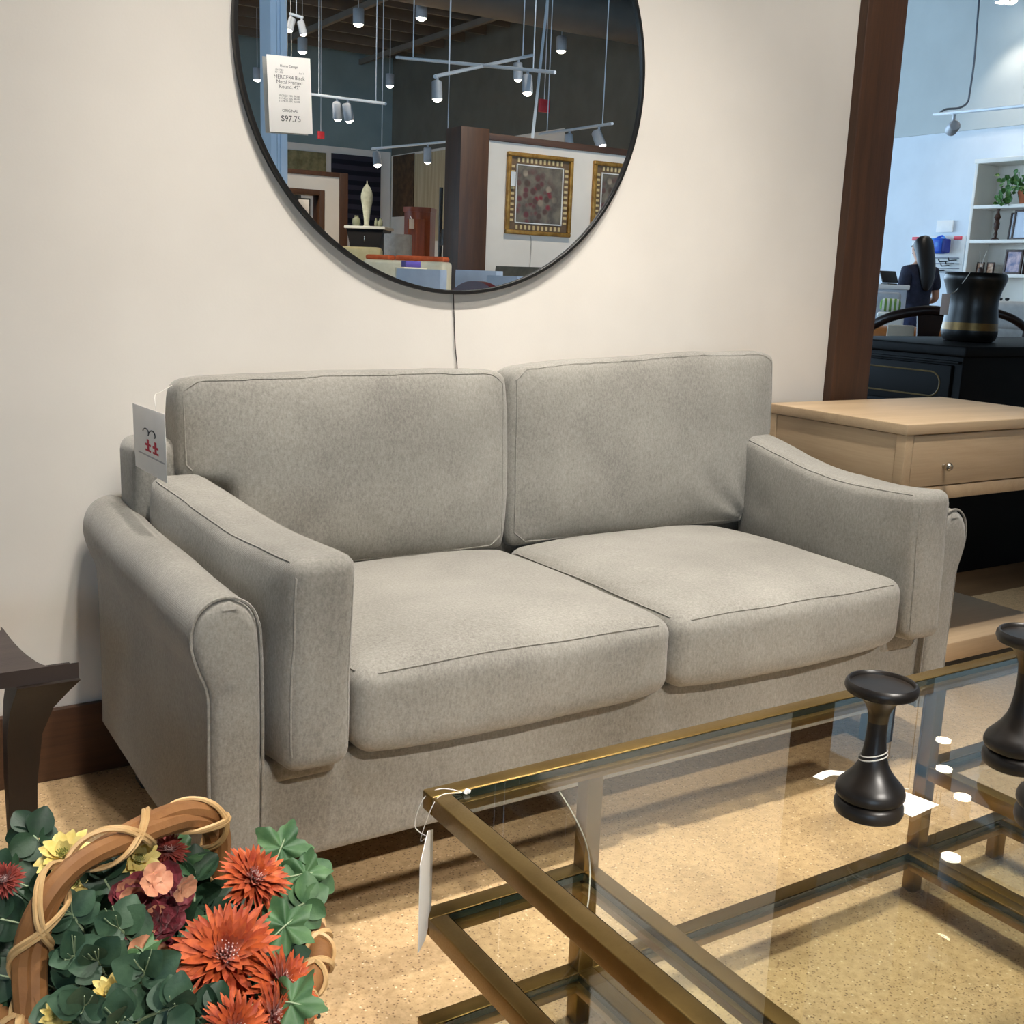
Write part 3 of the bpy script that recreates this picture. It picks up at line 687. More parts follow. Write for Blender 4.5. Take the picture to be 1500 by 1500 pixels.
# foliage and blooms
def leafmat(name, c, c2):
    g = G(name); n = g.noise(g.coords(), 30, 4); g.l(g.ramp(n, [(.3, lin(c)), (.7, lin(c2))]), g.p.inputs['Base Color'])
    g.p.inputs['Roughness'].default_value = .55; g.bump(g.noise(g.coords((1, 1, 1)), 90, 3), .2, .004); return g.m
M_EU = leafmat('eucalyptus_leaf', (40, 68, 52), (74, 104, 78)); M_EUD = leafmat('dark_leaf', (26, 50, 36), (44, 74, 48)); M_MAP = leafmat('lobed_leaf', (44, 82, 50), (92, 128, 84)); M_VEIN = pm('pale_twig', (150, 168, 132), None, 20, .6)
def leaf(b, M, L, Wd, curl=.25, lob=0, nr=6):
    # outline grid: midrib along local +Y, cupped
    rows = []
    for i in range(nr + 1):
        t = i / nr; w = Wd * max(0.03, math.sin(PI * (t * .93 + .05)) ** .75) * (1 + (lob * .35 * math.cos(t * PI * 6)))
        y = L * t; z = -curl * L * t * t
        rows.append([Vector((-w, y + lob * .15 * L * abs(math.sin(t * 9)), z + .25 * w)), Vector((-w * .5, y, z + .07 * w)), Vector((0, y, z)), Vector((w * .5, y, z + .07 * w)), Vector((w, y + lob * .15 * L * abs(math.sin(t * 9)), z + .25 * w))])
    vs = [p for r in rows for p in r]; fs = []
    for i in range(nr):
        for j in range(4): a = i * 5 + j; fs.append([a, a + 1, a + 6, a + 5])
    b.add(vs, fs, M)
def rnd(a=1): return Vector((random.uniform(-1, 1), random.uniform(-1, 1), random.uniform(-1, 1))) * a
def leafM(p, d, up, roll=0): return Matrix.Translation(p) @ frame((0, 0, 0), Vector(d).cross(up), Vector(d)).to_4x4() @ Matrix.Rotation(roll, 4, 'Y')
def sprig(px, py, z, d, n=5, L=.032, label='', mat=None, twig=True):
    p = at(px, py, 'z', z); d = Vector(d).normalized(); base = p - d * (n * L * .55) - Vector((0, 0, .03))
    t = T('eucalyptus_sprig', label, 'leaf sprig', base, 0, 'green leaf sprigs in the basket')
    path = smooth_path([base, base.lerp(p, .5) + Vector((0, 0, .012)), p, p + d * .02], 5)
    B().tube(path, .0014, 5).obj('stem', M_VEIN, t)
    b = B(); c = (CAM - p).normalized()
    for i in range(n):
        q = path[int((i + 1) / n * (len(path) - 1))]
        for s in (-1, 1):
            side = d.cross(c).normalized() * s + d * random.uniform(.1, .8) + rnd(.35) + c * .1
            l = L * random.uniform(.8, 1.15); leaf(b, leafM(q, side.normalized(), (c + rnd(.45)).normalized()), l, l * .44, random.uniform(.05, .3))
    leaf(b, leafM(path[-1], (d + rnd(.3)).normalized(), (c + rnd(.3)).normalized()), L, L * .44, .15)
    b.obj('leaves', mat or M_EU, t, ang=80, fix=False)
    if twig:
        b = B(); e = path[-1]
        for k in range(4): dd = (d + c * .8 + rnd(.8)).normalized(); b.tube([e, e + dd * .014, e + dd * .026 + Vector((0, 0, .004))], .0007, 4)
        b.obj('twigs', M_VEIN, t)
SPR = [(60, 1235, .38, (-.4, .4, .5), 'dark leaf sprig at the back left of the basket by the stool leg', M_EUD), (22, 1290, .35, (-.6, .3, .4), 'leaf sprig at the left frame edge behind the basket handle', M_EUD),
 (112, 1412, .36, (-.1, -.3, .5), 'eucalyptus sprig beside the left foot of the vine handle', M_EU), (120, 1360, .375, (-.3, .2, .6), 'eucalyptus sprig with pale twigs framed by the handle bend', M_EU), (150, 1420, .375, (-.2, -.3, .6), 'eucalyptus sprig below the maroon hydrangea', M_EU),
 (100, 1478, .355, (-.1, -.4, .4), 'round-leafed sprig low beside the left foot of the handle', M_EU), (120, 1480, .375, (0, -.5, .5), 'eucalyptus sprig at the front edge of the basket', M_EU), (205, 1440, .375, (.1, -.3, .6), 'eucalyptus sprig in the middle front of the basket', M_EU), (240, 1480, .37, (.3, -.5, .4), 'eucalyptus sprig at the front left of the big orange bloom', M_EU),
 (165, 1310, .375, (-.2, .4, .5), 'eucalyptus sprig under the sloping part of the handle', M_EUD), (190, 1375, .372, (-.4, 0, .6), 'eucalyptus sprig left of the peach hydrangea petals', M_EU), (18, 1350, .34, (-.7, .2, .3), 'dark sprig outside the left bend of the handle', M_EUD),
 (440, 1300, .335, (.8, .2, .35), 'loose sprig reaching right past the orange bloom', M_MAP), (425, 1335, .33, (.7, -.1, .3), 'loose sprig just above the right rim of the basket', M_MAP), (285, 1300, .325, (.1, .3, .5), 'dark sprig inside the right foot of the handle', M_EUD), (5, 1430, .33, (-.7, .1, .3), 'dark sprig cut by the left frame edge', M_EUD), (180, 1495, .37, (-.2, -.5, .4), 'eucalyptus sprig cut by the bottom frame edge', M_EU), (300, 1490, .36, (.2, -.6, .4), 'leaf sprig under the big orange bloom', M_EUD)]
for (px, py, z, d, lab, m) in SPR: sprig(px, py, z - .012, d, 5, .034, lab, m, twig=(m is M_EU))
# dense filler leaves below the blooms: nobody could count them
b = B()
for i in range(420):
    a = random.uniform(0, 2 * PI); r = math.sqrt(random.random()) * .93; p = el(a, 0, r); p.z = random.uniform(.24, .318) - .03 * r
    d = (Vector((p.x - bc.x, p.y - bc.y, .05)).normalized() + rnd(.8)).normalized(); leaf(b, leafM(p, d, (Vector((0, -.3, 1)) + rnd(.5)).normalized()), .038, .016, .2, 0, 4)
tag(b.obj('foliage', M_EUD, ang=80, fix=False), 'dense dark green leaves filling the wicker basket under the blooms', 'foliage', kind='stuff')
def lobed(px, py, z, d, size, label):
    p = at(px, py, 'z', z); c = (CAM - p).normalized(); t = T('lobed_leaf', label, 'leaf', p, 0, 'lobed leaves in the basket')
    b = B(); M = leafM(p, Vector(d).normalized(), (c + Vector((0, 0, .5))).normalized()); n = 60
    ring = lambda k: [Vector((math.sin(a) * R * k, size * .42 + math.cos(a) * R * k, .006 * math.sin(a * 5) * k - .25 * size * (k * math.cos(a)) ** 2 * .5)) for a in [2 * PI * i / n for i in range(n)] for R in [size * .5 * (1 + .24 * math.cos(5 * a) + .07 * math.cos(15 * a))]]
    rings = [ring(k) for k in (.02, .35, .7, 1)]; b.loft(rings, cap=False, M=M); b.obj('blade', M_MAP, t, ang=80, fix=False)
    B().tube([M @ Vector((0, size * .0, -.001)), M @ Vector((0, size * .42, .002)), M @ Vector((0, size * .8, -.006))], .0011, 5).obj('vein', M_VEIN, t)
lobed(322, 1335, .365, (-.2, -.9, .1), .075, 'lobed green leaf between the maroon hydrangea and the orange blooms')
lobed(400, 1272, .335, (.5, .4, .6), .066, 'pale lobed green leaf behind the upper orange bloom')
lobed(420, 1285, .34, (.8, -.3, .1), .055, 'lobed green leaf right of the upper orange bloom'); lobed(255, 1285, .33, (.3, .5, .5), .062, 'dark lobed leaf below the sloping handle')
lobed(392, 1380, .345, (.6, .1, .3), .06, 'lobed leaf between the big orange bloom and the basket rim'); lobed(395, 1465, .36, (.5, -.6, .1), .06, 'lobed leaf under the right side of the big orange bloom'); lobed(198, 1385, .36, (.1, -.9, .2), .05, 'small lobed leaf under the maroon hydrangea')
def petalmat(name, c, c2, rough=.6):
    g = G(name); n = g.noise(g.coords(), 60, 4); g.l(g.ramp(n, [(.3, lin(c)), (.7, lin(c2))]), g.p.inputs['Base Color']); g.p.inputs['Roughness'].default_value = rough; g.p.inputs['Sheen Weight'].default_value = .2; return g.m
M_MUM = petalmat('rust_petal', (146, 40, 12), (216, 102, 40)); M_MUMC = petalmat('pink_floret', (206, 170, 166), (226, 200, 192)); M_DRED = petalmat('dark_red_petal', (104, 26, 20), (150, 52, 34))
M_MAR = petalmat('maroon_petal', (84, 18, 30), (128, 40, 52)); M_PEACH = petalmat('peach_petal', (196, 124, 92), (222, 164, 128)); M_YEL = petalmat('yellow_petal', (222, 196, 96), (238, 222, 150)); M_GRNC = petalmat('green_centre', (128, 132, 50), (168, 166, 80))
def petal(b, M, L, w, curl):
    rows = []
    for i in range(6):
        t = i / 5; ww = w * (.35 + .65 * math.sin(PI * min(1, t * .9 + .1)) ** .8) * (1 if t < .95 else .35); z = curl * L * (t * t - .35 * t) 
        rows.append([Vector((-ww, L * t, z + .35 * ww)), Vector((0, L * t, z)), Vector((ww, L * t, z + .35 * ww))])
    vs = [p for r in rows for p in r]; fs = []
    for i in range(5):
        for j in range(2): a = i * 3 + j; fs.append([a, a + 1, a + 4, a + 3])
    b.add(vs, fs, M)
def mum(px, py, z, R, nrm, label, mat=M_MUM, name='chrysanthemum', layers=((1.0, 26, 0), (.96, 24, 12), (.84, 24, 24), (.68, 20, 40), (.5, 16, 56), (.36, 12, 70)), w=.085, cmat=M_MUMC, grp='rust chrysanthemums in the basket', cr=.19):
    p = at(px, py, 'z', z); t = T(name, label, 'flower', p, 0, grp)
    M0 = face_to(p, nrm); b = B()
    for (l, n, el_) in layers:
        for i in range(n):
            a = 2 * PI * (i + random.uniform(-.25, .25)) / n + l * 3
            Mp = M0 @ Matrix.Rotation(a, 4, 'Z') @ Matrix.Rotation(math.radians(el_ + random.uniform(-9, 9)), 4, 'X') @ Matrix.Translation((0, R * .05, 0))
            petal(b, Mp, R * l * random.uniform(.88, 1.06), R * w * random.uniform(.8, 1.1), random.uniform(-.28, .02) if el_ < 20 else random.uniform(-.1, .15))
    b.obj('petals', mat, t, ang=80, fix=False)
    b = B()
    for i in range(40):
        a = i * 2.4; r = R * cr * math.sqrt(i / 40); q = Vector((r * math.cos(a), r * math.sin(a), R * .12)); b.tube([M0 @ q, M0 @ (q * 1.25 + Vector((0, 0, R * .17)))], lambda s: R * .03 * (1 - .5 * s), 5)
    b.obj('centre', cmat, t)
    B().tube([p - Vector(nrm).normalized() * .004, p - Vector((0, 0, .03)) + (Vector((bc.x, bc.y, p.z)) - p) * .2, Vector((p.x, p.y, .22)).lerp(Vector((bc.x, bc.y, .2)), .5)], .002, 5).obj('stem', M_EUD, t)
mum(332, 1400, .375, .058, (-.15, -.55, .75), 'largest rust-orange chrysanthemum, with a pink centre, in front of the basket')
mum(372, 1288, .365, .046, (.2, -.45, .7), 'rust-orange chrysanthemum at the back right, closest to the sofa')
mum(412, 1447, .355, .047, (.55, -.35, .6), 'rust-orange chrysanthemum leaning over the right rim of the basket')
mum(400, 1492, .35, .036, (.5, -.6, .4), 'half-hidden rust-orange chrysanthemum low at the right rim'); mum(345, 1510, .36, .036, (.1, -.7, .5), 'rust-orange chrysanthemum cut by the bottom frame edge')
mum(246, 1247, .365, .026, (.1, -.3, .9), 'small dark red bloom just below the sloping handle', M_DRED, grp='dark red blooms in the basket'); mum(6, 1290, .37, .024, (-.3, -.4, .8), 'small dark red bloom at the left frame edge', M_DRED, grp='dark red blooms in the basket')
YL = ((1.0, 11, 8), (.85, 9, 28), (.55, 7, 50))
for (px, py, z, R, n_, lab) in ((95, 1255, .385, .036, (-.2, -.3, .8), 'yellow daisy behind the handle at the back left'), (200, 1262, .38, .032, (.2, -.5, .7), 'yellow daisy just under the middle of the handle'), (112, 1296, .37, .026, (-.3, -.5, .7), 'yellow daisy inside the upper left handle bend'), (82, 1487, .365, .016, (-.2, -.7, .6), 'tiny yellow bloom among leaves at the lower left'), (160, 1455, .36, .02, (0, -.6, .7), 'small yellow bloom half under eucalyptus leaves')):
    mum(px, py, z, R, n_, lab, M_YEL, 'daisy', YL, .22, M_GRNC, 'yellow daisies in the basket')
hy = at(228, 1345, 'z', .375); t = T('hydrangea', 'maroon and peach hydrangea cluster in the middle of the basket', 'flower', hy)
bm_, bp_ = B(), B()
def ruffle(b, M, R):
    n = 18; rings = [[Vector((math.cos(a) * R * k * (1 + .12 * math.sin(3 * a)), R * .7 + math.sin(a) * R * k * .9, .14 * R * k * k * math.sin(5 * a + 1) + .25 * R * k * k)) for a in [2 * PI * i / n for i in range(n)]] for k in (.03, .5, 1)]
    b.loft(rings, cap=False, M=M)
hc = (CAM - hy).normalized()
for i in range(40):
    a = random.uniform(0, 2 * PI); r = .046 * math.sqrt(random.random()); rt = hc.cross(Vector((0, 0, 1))).normalized(); up_ = rt.cross(hc)
    q = hy - hc * (.02 + r * r * 8) + rt * (-r * math.cos(a)) + up_ * (r * math.sin(a) * 1.2)
    M0 = face_to(q, hc + rnd(.5), random.uniform(0, 6))
    for k in range(4): ruffle(bm_ if (i % 7) else bp_, M0 @ Matrix.Rotation(k * PI / 2 + random.uniform(-.2, .2), 4, 'Z') @ Matrix.Rotation(.3, 4, 'X'), .0105)
for (dx, dy, R) in ((.0, .040, .013), (.030, .030, .011), (.012, -.046, .017), (-.014, -.036, .014)):
    rt = hc.cross(Vector((0, 0, 1))).normalized(); up_ = rt.cross(hc); q = hy - rt * dx + up_ * dy + hc * .004; M0 = face_to(q, hc + rnd(.7), random.uniform(0, 6))
    for k in range(3): ruffle(bp_, M0 @ Matrix.Rotation(k * PI * 2 / 3, 4, 'Z') @ Matrix.Rotation(.2, 4, 'X'), R)
bm_.obj('maroon_petals', M_MAR, t, ang=80, fix=False); bp_.obj('peach_petals', M_PEACH, t, ang=80, fix=False)
B().tube([hy - hc * .02, Vector((hy.x, hy.y, .22))], .002, 5).obj('stem', M_EUD, t)
# ------------------------------------------------------------------ black lacquer chest, drum stool, chairs (right, behind the wall end)
M_LAC = pm('black_lacquer_chest', (13, 12, 12), (18, 16, 15), 6, .5, spec=.12); M_GOLD = pm('worn_gold_line', (92, 74, 40), (120, 98, 56), 20, .5, .3)
cx0, cx1, cy0, cy1, cz = 3.838, 5.3, .285, .97, .905
ch = T('lacquer_chest', 'black lacquer chest of drawers with thin gold lines behind the wall end', 'chest', ((cx0 + cx1) / 2, (cy0 + cy1) / 2, 0))
B().box2((cx0 + .012, cy0 + .012, .0), (cx1 - .012, cy1 - .012, cz - .04), .004).obj('case', M_LAC, ch)
B().box2((cx0 - .012, cy0 - .012, cz - .04), (cx1 + .012, cy1 + .012, cz), .008, 3).obj('top', M_LAC, ch)
def loop_rr(y0, y1, z0, z1, r, x):
    pts = []
    for (yc, zc, a0) in ((y1 - r, z1 - r, 0), (y0 + r, z1 - r, PI / 2), (y0 + r, z0 + r, PI), (y1 - r, z0 + r, 1.5 * PI)):
        for i in range(7): a = a0 + i * PI / 12; pts.append((x, yc + r * math.cos(a), zc + r * math.sin(a)))
    return pts
for k in range(4):
    z1 = cz - .075 - k * .185; z0 = z1 - .155
    d = B().box2((cx0 - .004, cy0 + .05, z0), (cx0 + .02, cy1 - .05, z1), .004).obj('drawer', M_LAC, ch)
    B().tube(loop_rr(cy0 + .095, cy1 - .095, z0 + .03, z1 - .03, .045, cx0 - .004), .0035, 6, closed=True).obj('gold_line', M_GOLD, d)
for k in range(3):
    B().box2((cx0 - .006, cy0 + .02, cz - .068 - k * .185), (cx0 + .012, cy1 - .02, cz - .058 - k * .185), .002).obj('moulding', M_LAC, ch)
dp = at(1418, 500, 'z', cz); dep = (dp - CAM).dot(FWD); pxm = dep / F
ds = T('drum_stool', 'black waisted drum stool with a dull gold band standing on the lacquer chest', 'drum stool', (dp.x, dp.y, cz))
H = 98 * pxm * 1.0; Rm = 44 * pxm
prof = [(.66, 0), (.78, .012), (.84, .05), (.88, .11), (.885, .17)]
pB = [(.885, .17), (.875, .215), (.865, .25), (.86, .28)]
pC = [(.86, .28), (.845, .34), (.83, .40), (.815, .45), (.80, .52), (.80, .58), (.82, .66), (.86, .74), (.91, .81), (.965, .87), (.985, .91), (.985, .95), (.95, .985), (.90, 1.0), (.88, .995), (0, .99)]
sc = lambda L: [(a * Rm, z * H) for a, z in L]
M_DR = pm('drum_lacquer', (16, 14, 13), (28, 24, 20), 10, .32, spec=.35)
B().lathe(sc(prof), 40, (dp.x, dp.y, cz)).obj('base', M_DR, ds); B().lathe(sc(pB), 40, (dp.x, dp.y, cz)).obj('gold_band', pm('gold_band', (84, 62, 26), (134, 104, 52), 8, .35, .6), ds)
B().lathe(sc(pC), 40, (dp.x, dp.y, cz)).obj('body', M_DR, ds)
ta, tb_ = at(1381, 432, 'y', dp.y - .02), at(1389, 462, 'y', dp.y - .02)
Mt = frame((ta.x - .005, ta.y - .02, tb_.z), RIGHT - Vector((0, 0, RIGHT.z)), (0, 0, 1))
t = T('price_tag', 'paper tag hanging by white string on the left of the black drum stool', 'tag', M=Mt)
B().rbox((0, .045, 0), (.034, .085, .0008), .0003, 1).obj('card', pm('pinkish_card', (206, 186, 178), (220, 204, 196), 8, .7), t, world=False)
s0 = Mt @ Vector((0, .085, 0)); rt = Vector((RIGHT.x, RIGHT.y, 0)).normalized(); tow = -Vector((FWD.x, FWD.y, 0)).normalized()
B().tube(smooth_path([s0, Vector((dp.x, dp.y, cz + H * .72)) - rt * Rm * .80 + tow * Rm * .45, Vector((dp.x, dp.y, cz + H * .92)) - rt * Rm * .62 + tow * Rm * .80, Vector((dp.x, dp.y, cz + H)) - rt * Rm * .5 + tow * Rm * .75], 6), .0016, 5).obj('string', M_STRING, t)
# horseshoe armchairs
M_ROSE = wood('dark_rosewood', (26, 14, 12), (44, 24, 20), 'Z', 6, .35)
def horseshoe(loc, rz, label):
    r = T('horseshoe_chair', label, 'chair', loc, rz, 'dark rosewood horseshoe chairs')
    o = lambda b, n: b.obj(n, M_ROSE, r, world=False)
    o(B().rbox((0, 0, .48), (.60, .48, .04), .008, 2), 'seat')
    rail = smooth_path([(-.33, .26, .80), (-.35, .18, .81), (-.31, -.05, .87), (-.2, -.2, .965), (0, -.26, 1.01), (.2, -.2, .965), (.31, -.05, .87), (.35, .18, .81), (.33, .26, .80)], 6)
    o(B().tube(rail, lambda s: .021 + .006 * math.sin(PI * s), 10), 'arm_rail')
    sp_ = B(); rings = []
    for z, y, w in ((.5, -.2, .055), (.62, -.19, .05), (.74, -.215, .05), (.88, -.24, .06), (1.0, -.252, .075)): rings.append([Vector((a * w, y + c * .008, z)) for a, c in ((-1, -1), (1, -1), (1, 1), (-1, 1))])
    o(sp_.loft(rings), 'splat')
    for x in (-.27, .27):
        o(B().tube(smooth_path([(x, -.2, 0), (x, -.2, .5), (x * 1.02, -.16, .7), (x * 1.05, -.1, .89)], 4), .018, 8), 'leg'); o(B().tube(smooth_path([(x, .2, 0), (x, .2, .5), (x * 1.1, .19, .62), (x * 1.22, .17, .80)], 4), .018, 8), 'leg')
        o(B().box2((x - .012, -.2, .12), (x + .012, .2, .15), .003), 'stretcher')
    o(B().box2((-.27, .19, .09), (.27, .215, .12), .003), 'stretcher'); o(B().rbox((0, 0, .506), (.5, .4, .03), .013, 3), 'cushion')
    return r
def ground(px, dep): p = far(px, 440, dep); p.z = 0; return p
def back_to_us(p, extra=0): v = (p - CAM); return math.atan2(v.y, v.x) - PI / 2 + extra
g1 = ground(1341, 6.3); h1 = horseshoe(g1, back_to_us(g1, .35), 'dark horseshoe-back armchair in front of the woman, seen above the chest'); g2 = ground(1446, 7.5)
copy_tree(h1, Matrix.Translation(g2) @ Matrix.Rotation(back_to_us(g2, -.2), 4, 'Z'), 'dark horseshoe-back armchair mostly hidden behind the black drum stool')
# low orange bench, box, striped cushion behind the chair
def upright(px, dep): p = ground(px, dep); return p, back_to_us(p)
def zpx(px, py, dep): return far(px, py, dep).z
p, a = upright(1318, 7.3); M = Matrix.Translation(p) @ Matrix.Rotation(a, 4, 'Z')
t = T('bench', 'tan leather bench behind the dark horseshoe chair at the wall end', 'bench', M=M)
B().rbox((0, 0, .79), (.62, .4, .18), .06, 5, n=(6, 4, 1)).obj('seat', pm('tan_leather', (188, 112, 56), (208, 134, 74), 9, .45), t, world=False); B().box2((-.28, -.17, .0), (.28, .17, .71), .01).obj('frame', M_DWOOD, t, world=False)
p, a = upright(1324, 6.9); t = T('box', 'pale beige box on a stand behind the horseshoe chair', 'box', M=Matrix.Translation(p) @ Matrix.Rotation(a, 4, 'Z'))
B().rbox((0, 0, .80), (.16, .16, .2), .008, 2).obj('carton', pm('beige_card', (190, 176, 156), (204, 190, 170), 6, .7), t, world=False); B().box2((-.08, -.08, 0), (.08, .08, .70), .006).obj('stand', M_DWOOD, t, world=False)
p, a = upright(1305, 8.6); zc = zpx(1305, 447, 8.6); M = Matrix.Translation((p.x, p.y, zc)) @ Matrix.Rotation(a, 4, 'Z')
g = G('green_stripes'); wv = g.n('ShaderNodeTexWave', Scale=9, Distortion=.1); wv.bands_direction = 'X'; g.l(g.coords(), wv.inputs[0]); g.l(g.ramp(wv.outputs[0], [(.48, lin((120, 160, 76))), (.55, lin((226, 232, 220)))]), g.p.inputs['Base Color']); g.p.inputs['Roughness'].default_value = .9
t = T('striped_cushion', 'green and white striped cushion beside the woman at the wall end', 'cushion', M=M)
B().rbox((0, 0, 0), (.155, .08, .10), .035, 4, n=(6, 2, 3)).obj('cover', g.m, t, world=False)
p2, a2 = upright(1306, 8.75); t = T('display_seat', 'white low seat holding the green striped cushion', 'seat', M=Matrix.Translation(p2) @ Matrix.Rotation(a2, 4, 'Z'))
B().rbox((0, -.02, zc * .5 - .028), (.2, .14, zc - .056), .02, 3).obj('seat', M_WHITE, t, world=False); B().rbox((-.03, .1, zc * .5 + .05), (.2, .08, zc + .1), .03, 3).obj('backrest', pm('grey_cloth', (166, 172, 182), (182, 188, 196), 20, .9), t, world=False)
# checkout counter with a black screen
p, a = upright(1296, 9.6); zc = zpx(1300, 417, 9.6); t = T('counter', 'pale grey service counter in front of the woman', 'counter', M=Matrix.Translation(p) @ Matrix.Rotation(a, 4, 'Z'))
B().rbox((0, 0, zc / 2 - .02), (.34, .4, zc - .04), .008, 2).obj('body', pm('grey_laminate', (186, 192, 202), (198, 204, 212), 6, .5), t, world=False); B().rbox((0, 0, zc - .02), (.38, .46, .04), .008, 2).obj('top', M_WHITE, t, world=False)
q = far(1303, 408, 9.55); t = T('screen', 'small black tilted screen on the pale counter beside the woman', 'screen', M=Matrix.Translation((q.x, q.y, zc)) @ Matrix.Rotation(a + .7, 4, 'Z'))
B().rbox((0, 0, .006), (.1, .1, .012), .004, 2).obj('base', M_BLACK, t, world=False)
B().rbox((0, 0, 0), (.17, .012, .11), .004, 2, M=Matrix.Translation((0, .01, .066)) @ Matrix.Rotation(-.5, 4, 'X')).obj('panel', M_BLACK, t, world=False)
# ------------------------------------------------------------------ person
wp, _ = upright(1342, 10.2); f_ = (-Vector((RIGHT.x, RIGHT.y, 0)) * .34 + Vector((FWD.x, FWD.y, 0)) * .94).normalized()
pr = T('person', 'woman with long black hair in navy top and trousers, turned away at the counter', 'person', M=Matrix.Translation(wp) @ Matrix.Rotation(math.atan2(f_.y, f_.x) - PI / 2, 4, 'Z'))
J = [((0, 0, .86), (.10, .085)), ((0, -.01, 1.0), (.10, .08)), ((0, 0, 1.19), (.135, .10)), ((0, -.01, 1.32), (.09, .07)), ((0, 0, 1.39), (.043, .045)), ((0, .02, 1.455), (.055, .065)), ((0, .022, 1.52), (.068, .085)), ((0, .015, 1.585), (.055, .065))]
E_ = [(i, i + 1) for i in range(7)]
def chain(st_, pts):
    pr_ = st_
    for q in pts: J.append(q); E_.append((pr_, len(J) - 1)); pr_ = len(J) - 1
    return pr_
for s in (-1, 1):
    chain(0, [((s * .08, 0, .78), .075), ((s * .095, .01, .62), .066), ((s * .095, .02, .45), .055), ((s * .095, -.005, .30), .052), ((s * .095, -.025, .09), .036), ((s * .1, .05, .04), (.035, .03)), ((s * .105, .14, .03), (.034, .022))])
    wr = chain(3, [((s * .14, -.01, 1.30), .052), ((s * .172, -.02, 1.20), .043), ((s * .195, -.03, 1.05), .036), ((s * .17, .1, 1.03), .033), ((s * .15, .2, 1.04), .024), ((s * .135, .245, 1.045), (.032, .016))])
    for k in range(4): chain(wr, [((s * (.135 - .018 * (k - 1.5)), .285 - .006 * abs(k - 1), 1.045), .0085), ((s * (.130 - .018 * (k - 1.5)), .315 - .008 * abs(k - 1), 1.03), .0075), ((s * (.128 - .018 * (k - 1.5)), .328 - .01 * abs(k - 1), 1.012), .0065)])
    chain(wr, [((s * .100, .25, 1.05), .0095), ((s * .085, .275, 1.045), .008)])
chain(6, [((0, .10, 1.505), (.012, .016)), ((0, .116, 1.495), (.011, .011))])
M_SKIN = pm('skin', (196, 144, 116), (206, 154, 126), 8, .55); M_NAVY = pm('navy_cloth', (30, 34, 52), (40, 44, 64), 30, .9); M_NAVY2 = pm('navy_trousers', (30, 40, 72), (40, 52, 88), 30, .85); M_HAIR = pm('black_hair', (14, 12, 13), (26, 22, 22), 60, .4, stretch=(8, 8, 1))
link('body', skin('body', J, E_), pr, 0, False)
for s in (-1, 1):
    B().lathe([(0, .0), (.007, .002), (.009, .006), (.006, .010), (0, .012)], 10, M=Matrix.Translation((s * .03, .098, 1.523)) @ Matrix.Rotation(-PI / 2, 4, 'X') @ Matrix.Translation((0, 0, -.006))).obj('eye', M_BLACK, pr, world=False)
    B().rbox((s * .074, .012, 1.515), (.014, .03, .05), .006, 3).obj('ear', M_SKIN, pr, world=False)
B().rbox((0, .098, 1.462), (.04, .012, .012), .005, 3).obj('mouth', pm('lips', (150, 82, 76), None, 9, .5), pr, world=False)
pr.children[0].data.materials.append(M_SKIN)
SJ = [((0, 0, .93), (.150, .115)), ((0, -.008, 1.03), (.132, .105)), ((0, 0, 1.19), (.150, .115)), ((0, -.012, 1.315), (.105, .085)), ((0, -.005, 1.365), (.06, .058))]; SE = [(0, 1), (1, 2), (2, 3), (3, 4)]
for s in (-1, 1):
    n0 = len(SJ); SJ += [((s * .14, -.01, 1.30), .066), ((s * .172, -.02, 1.20), .06), ((s * .184, -.026, 1.12), .056)]; SE += [(3, n0), (n0, n0 + 1), (n0 + 1, n0 + 2)]
sh = link('shirt', skin('shirt', SJ, SE), pr, 0, False); sh.data.materials.append(M_NAVY)
TJ = [((0, 0, .97), (.14, .125)), ((0, -.01, .86), (.16, .15))]; TE = [(0, 1)]
for s in (-1, 1):
    n0 = len(TJ); TJ += [((s * .09, -.01, .76), .102), ((s * .095, .01, .60), .088), ((s * .095, .02, .45), .072), ((s * .095, 0, .28), .066), ((s * .095, -.02, .10), .058)]; TE += [(1, n0)] + [(n0 + i, n0 + i + 1) for i in range(4)]
tr_ = link('trousers', skin('trousers', TJ, TE), pr, 0, False); tr_.data.materials.append(M_NAVY2)
HJ = [((0, .035, 1.57), (.085, .08)), ((0, -.01, 1.55), (.10, .10)), ((0, -.05, 1.47), (.10, .07)), ((0, -.09, 1.36), (.10, .055)), ((0, -.11, 1.25), (.09, .045)), ((0, -.115, 1.17), (.06, .032)), ((0, -.112, 1.12), (.03, .018))]
hr = link('hair', skin('hair', HJ, [(i, i + 1) for i in range(6)]), pr, 0, False); hr.data.materials.append(M_HAIR)
for s in (-1, 1): B().rbox((s * .1, .055, .014), (.085, .25, .028), .012, 3).obj('shoe', M_BLACK, pr, world=False)
# ------------------------------------------------------------------ right wall: hook strip, sign, bookcase
XF = 10.97
def wallbox(px0, py0, px1, py1, x=XF, d=.02, b=None, r=.004):
    a, c = at(px0, py0, 'x', x), at(px1, py1, 'x', x); b = b or B()
    return b.box2((x - d, a.y, a.z), (x + .01, c.y, c.z), r)
t = T('hook_strip', 'white slotted wall strip with wire hooks behind the woman', 'display strip', at(1375, 380, 'x', XF))
wallbox(1338, 346, 1409, 398, XF, .012).obj('board', M_WHITE, t)
b = B()
for y in (378, 386, 393, 399): wallbox(1360, y - .7, 1405, y + .7, XF - .014, .03, b, .002)
b.obj('slot_rail', pm('grey_rail', (96, 100, 116), None, 9, .5), t)
b = B()
for (x, y) in ((1384, 396), (1391, 389), (1398, 386), (1402, 381), (1388, 383)): c = at(x, y, 'x', XF); b.tube([c, c + Vector((-.14, 0, -.01)), c + Vector((-.16, 0, .02))], .007, 5)
b.obj('hook', M_BLACK, t)
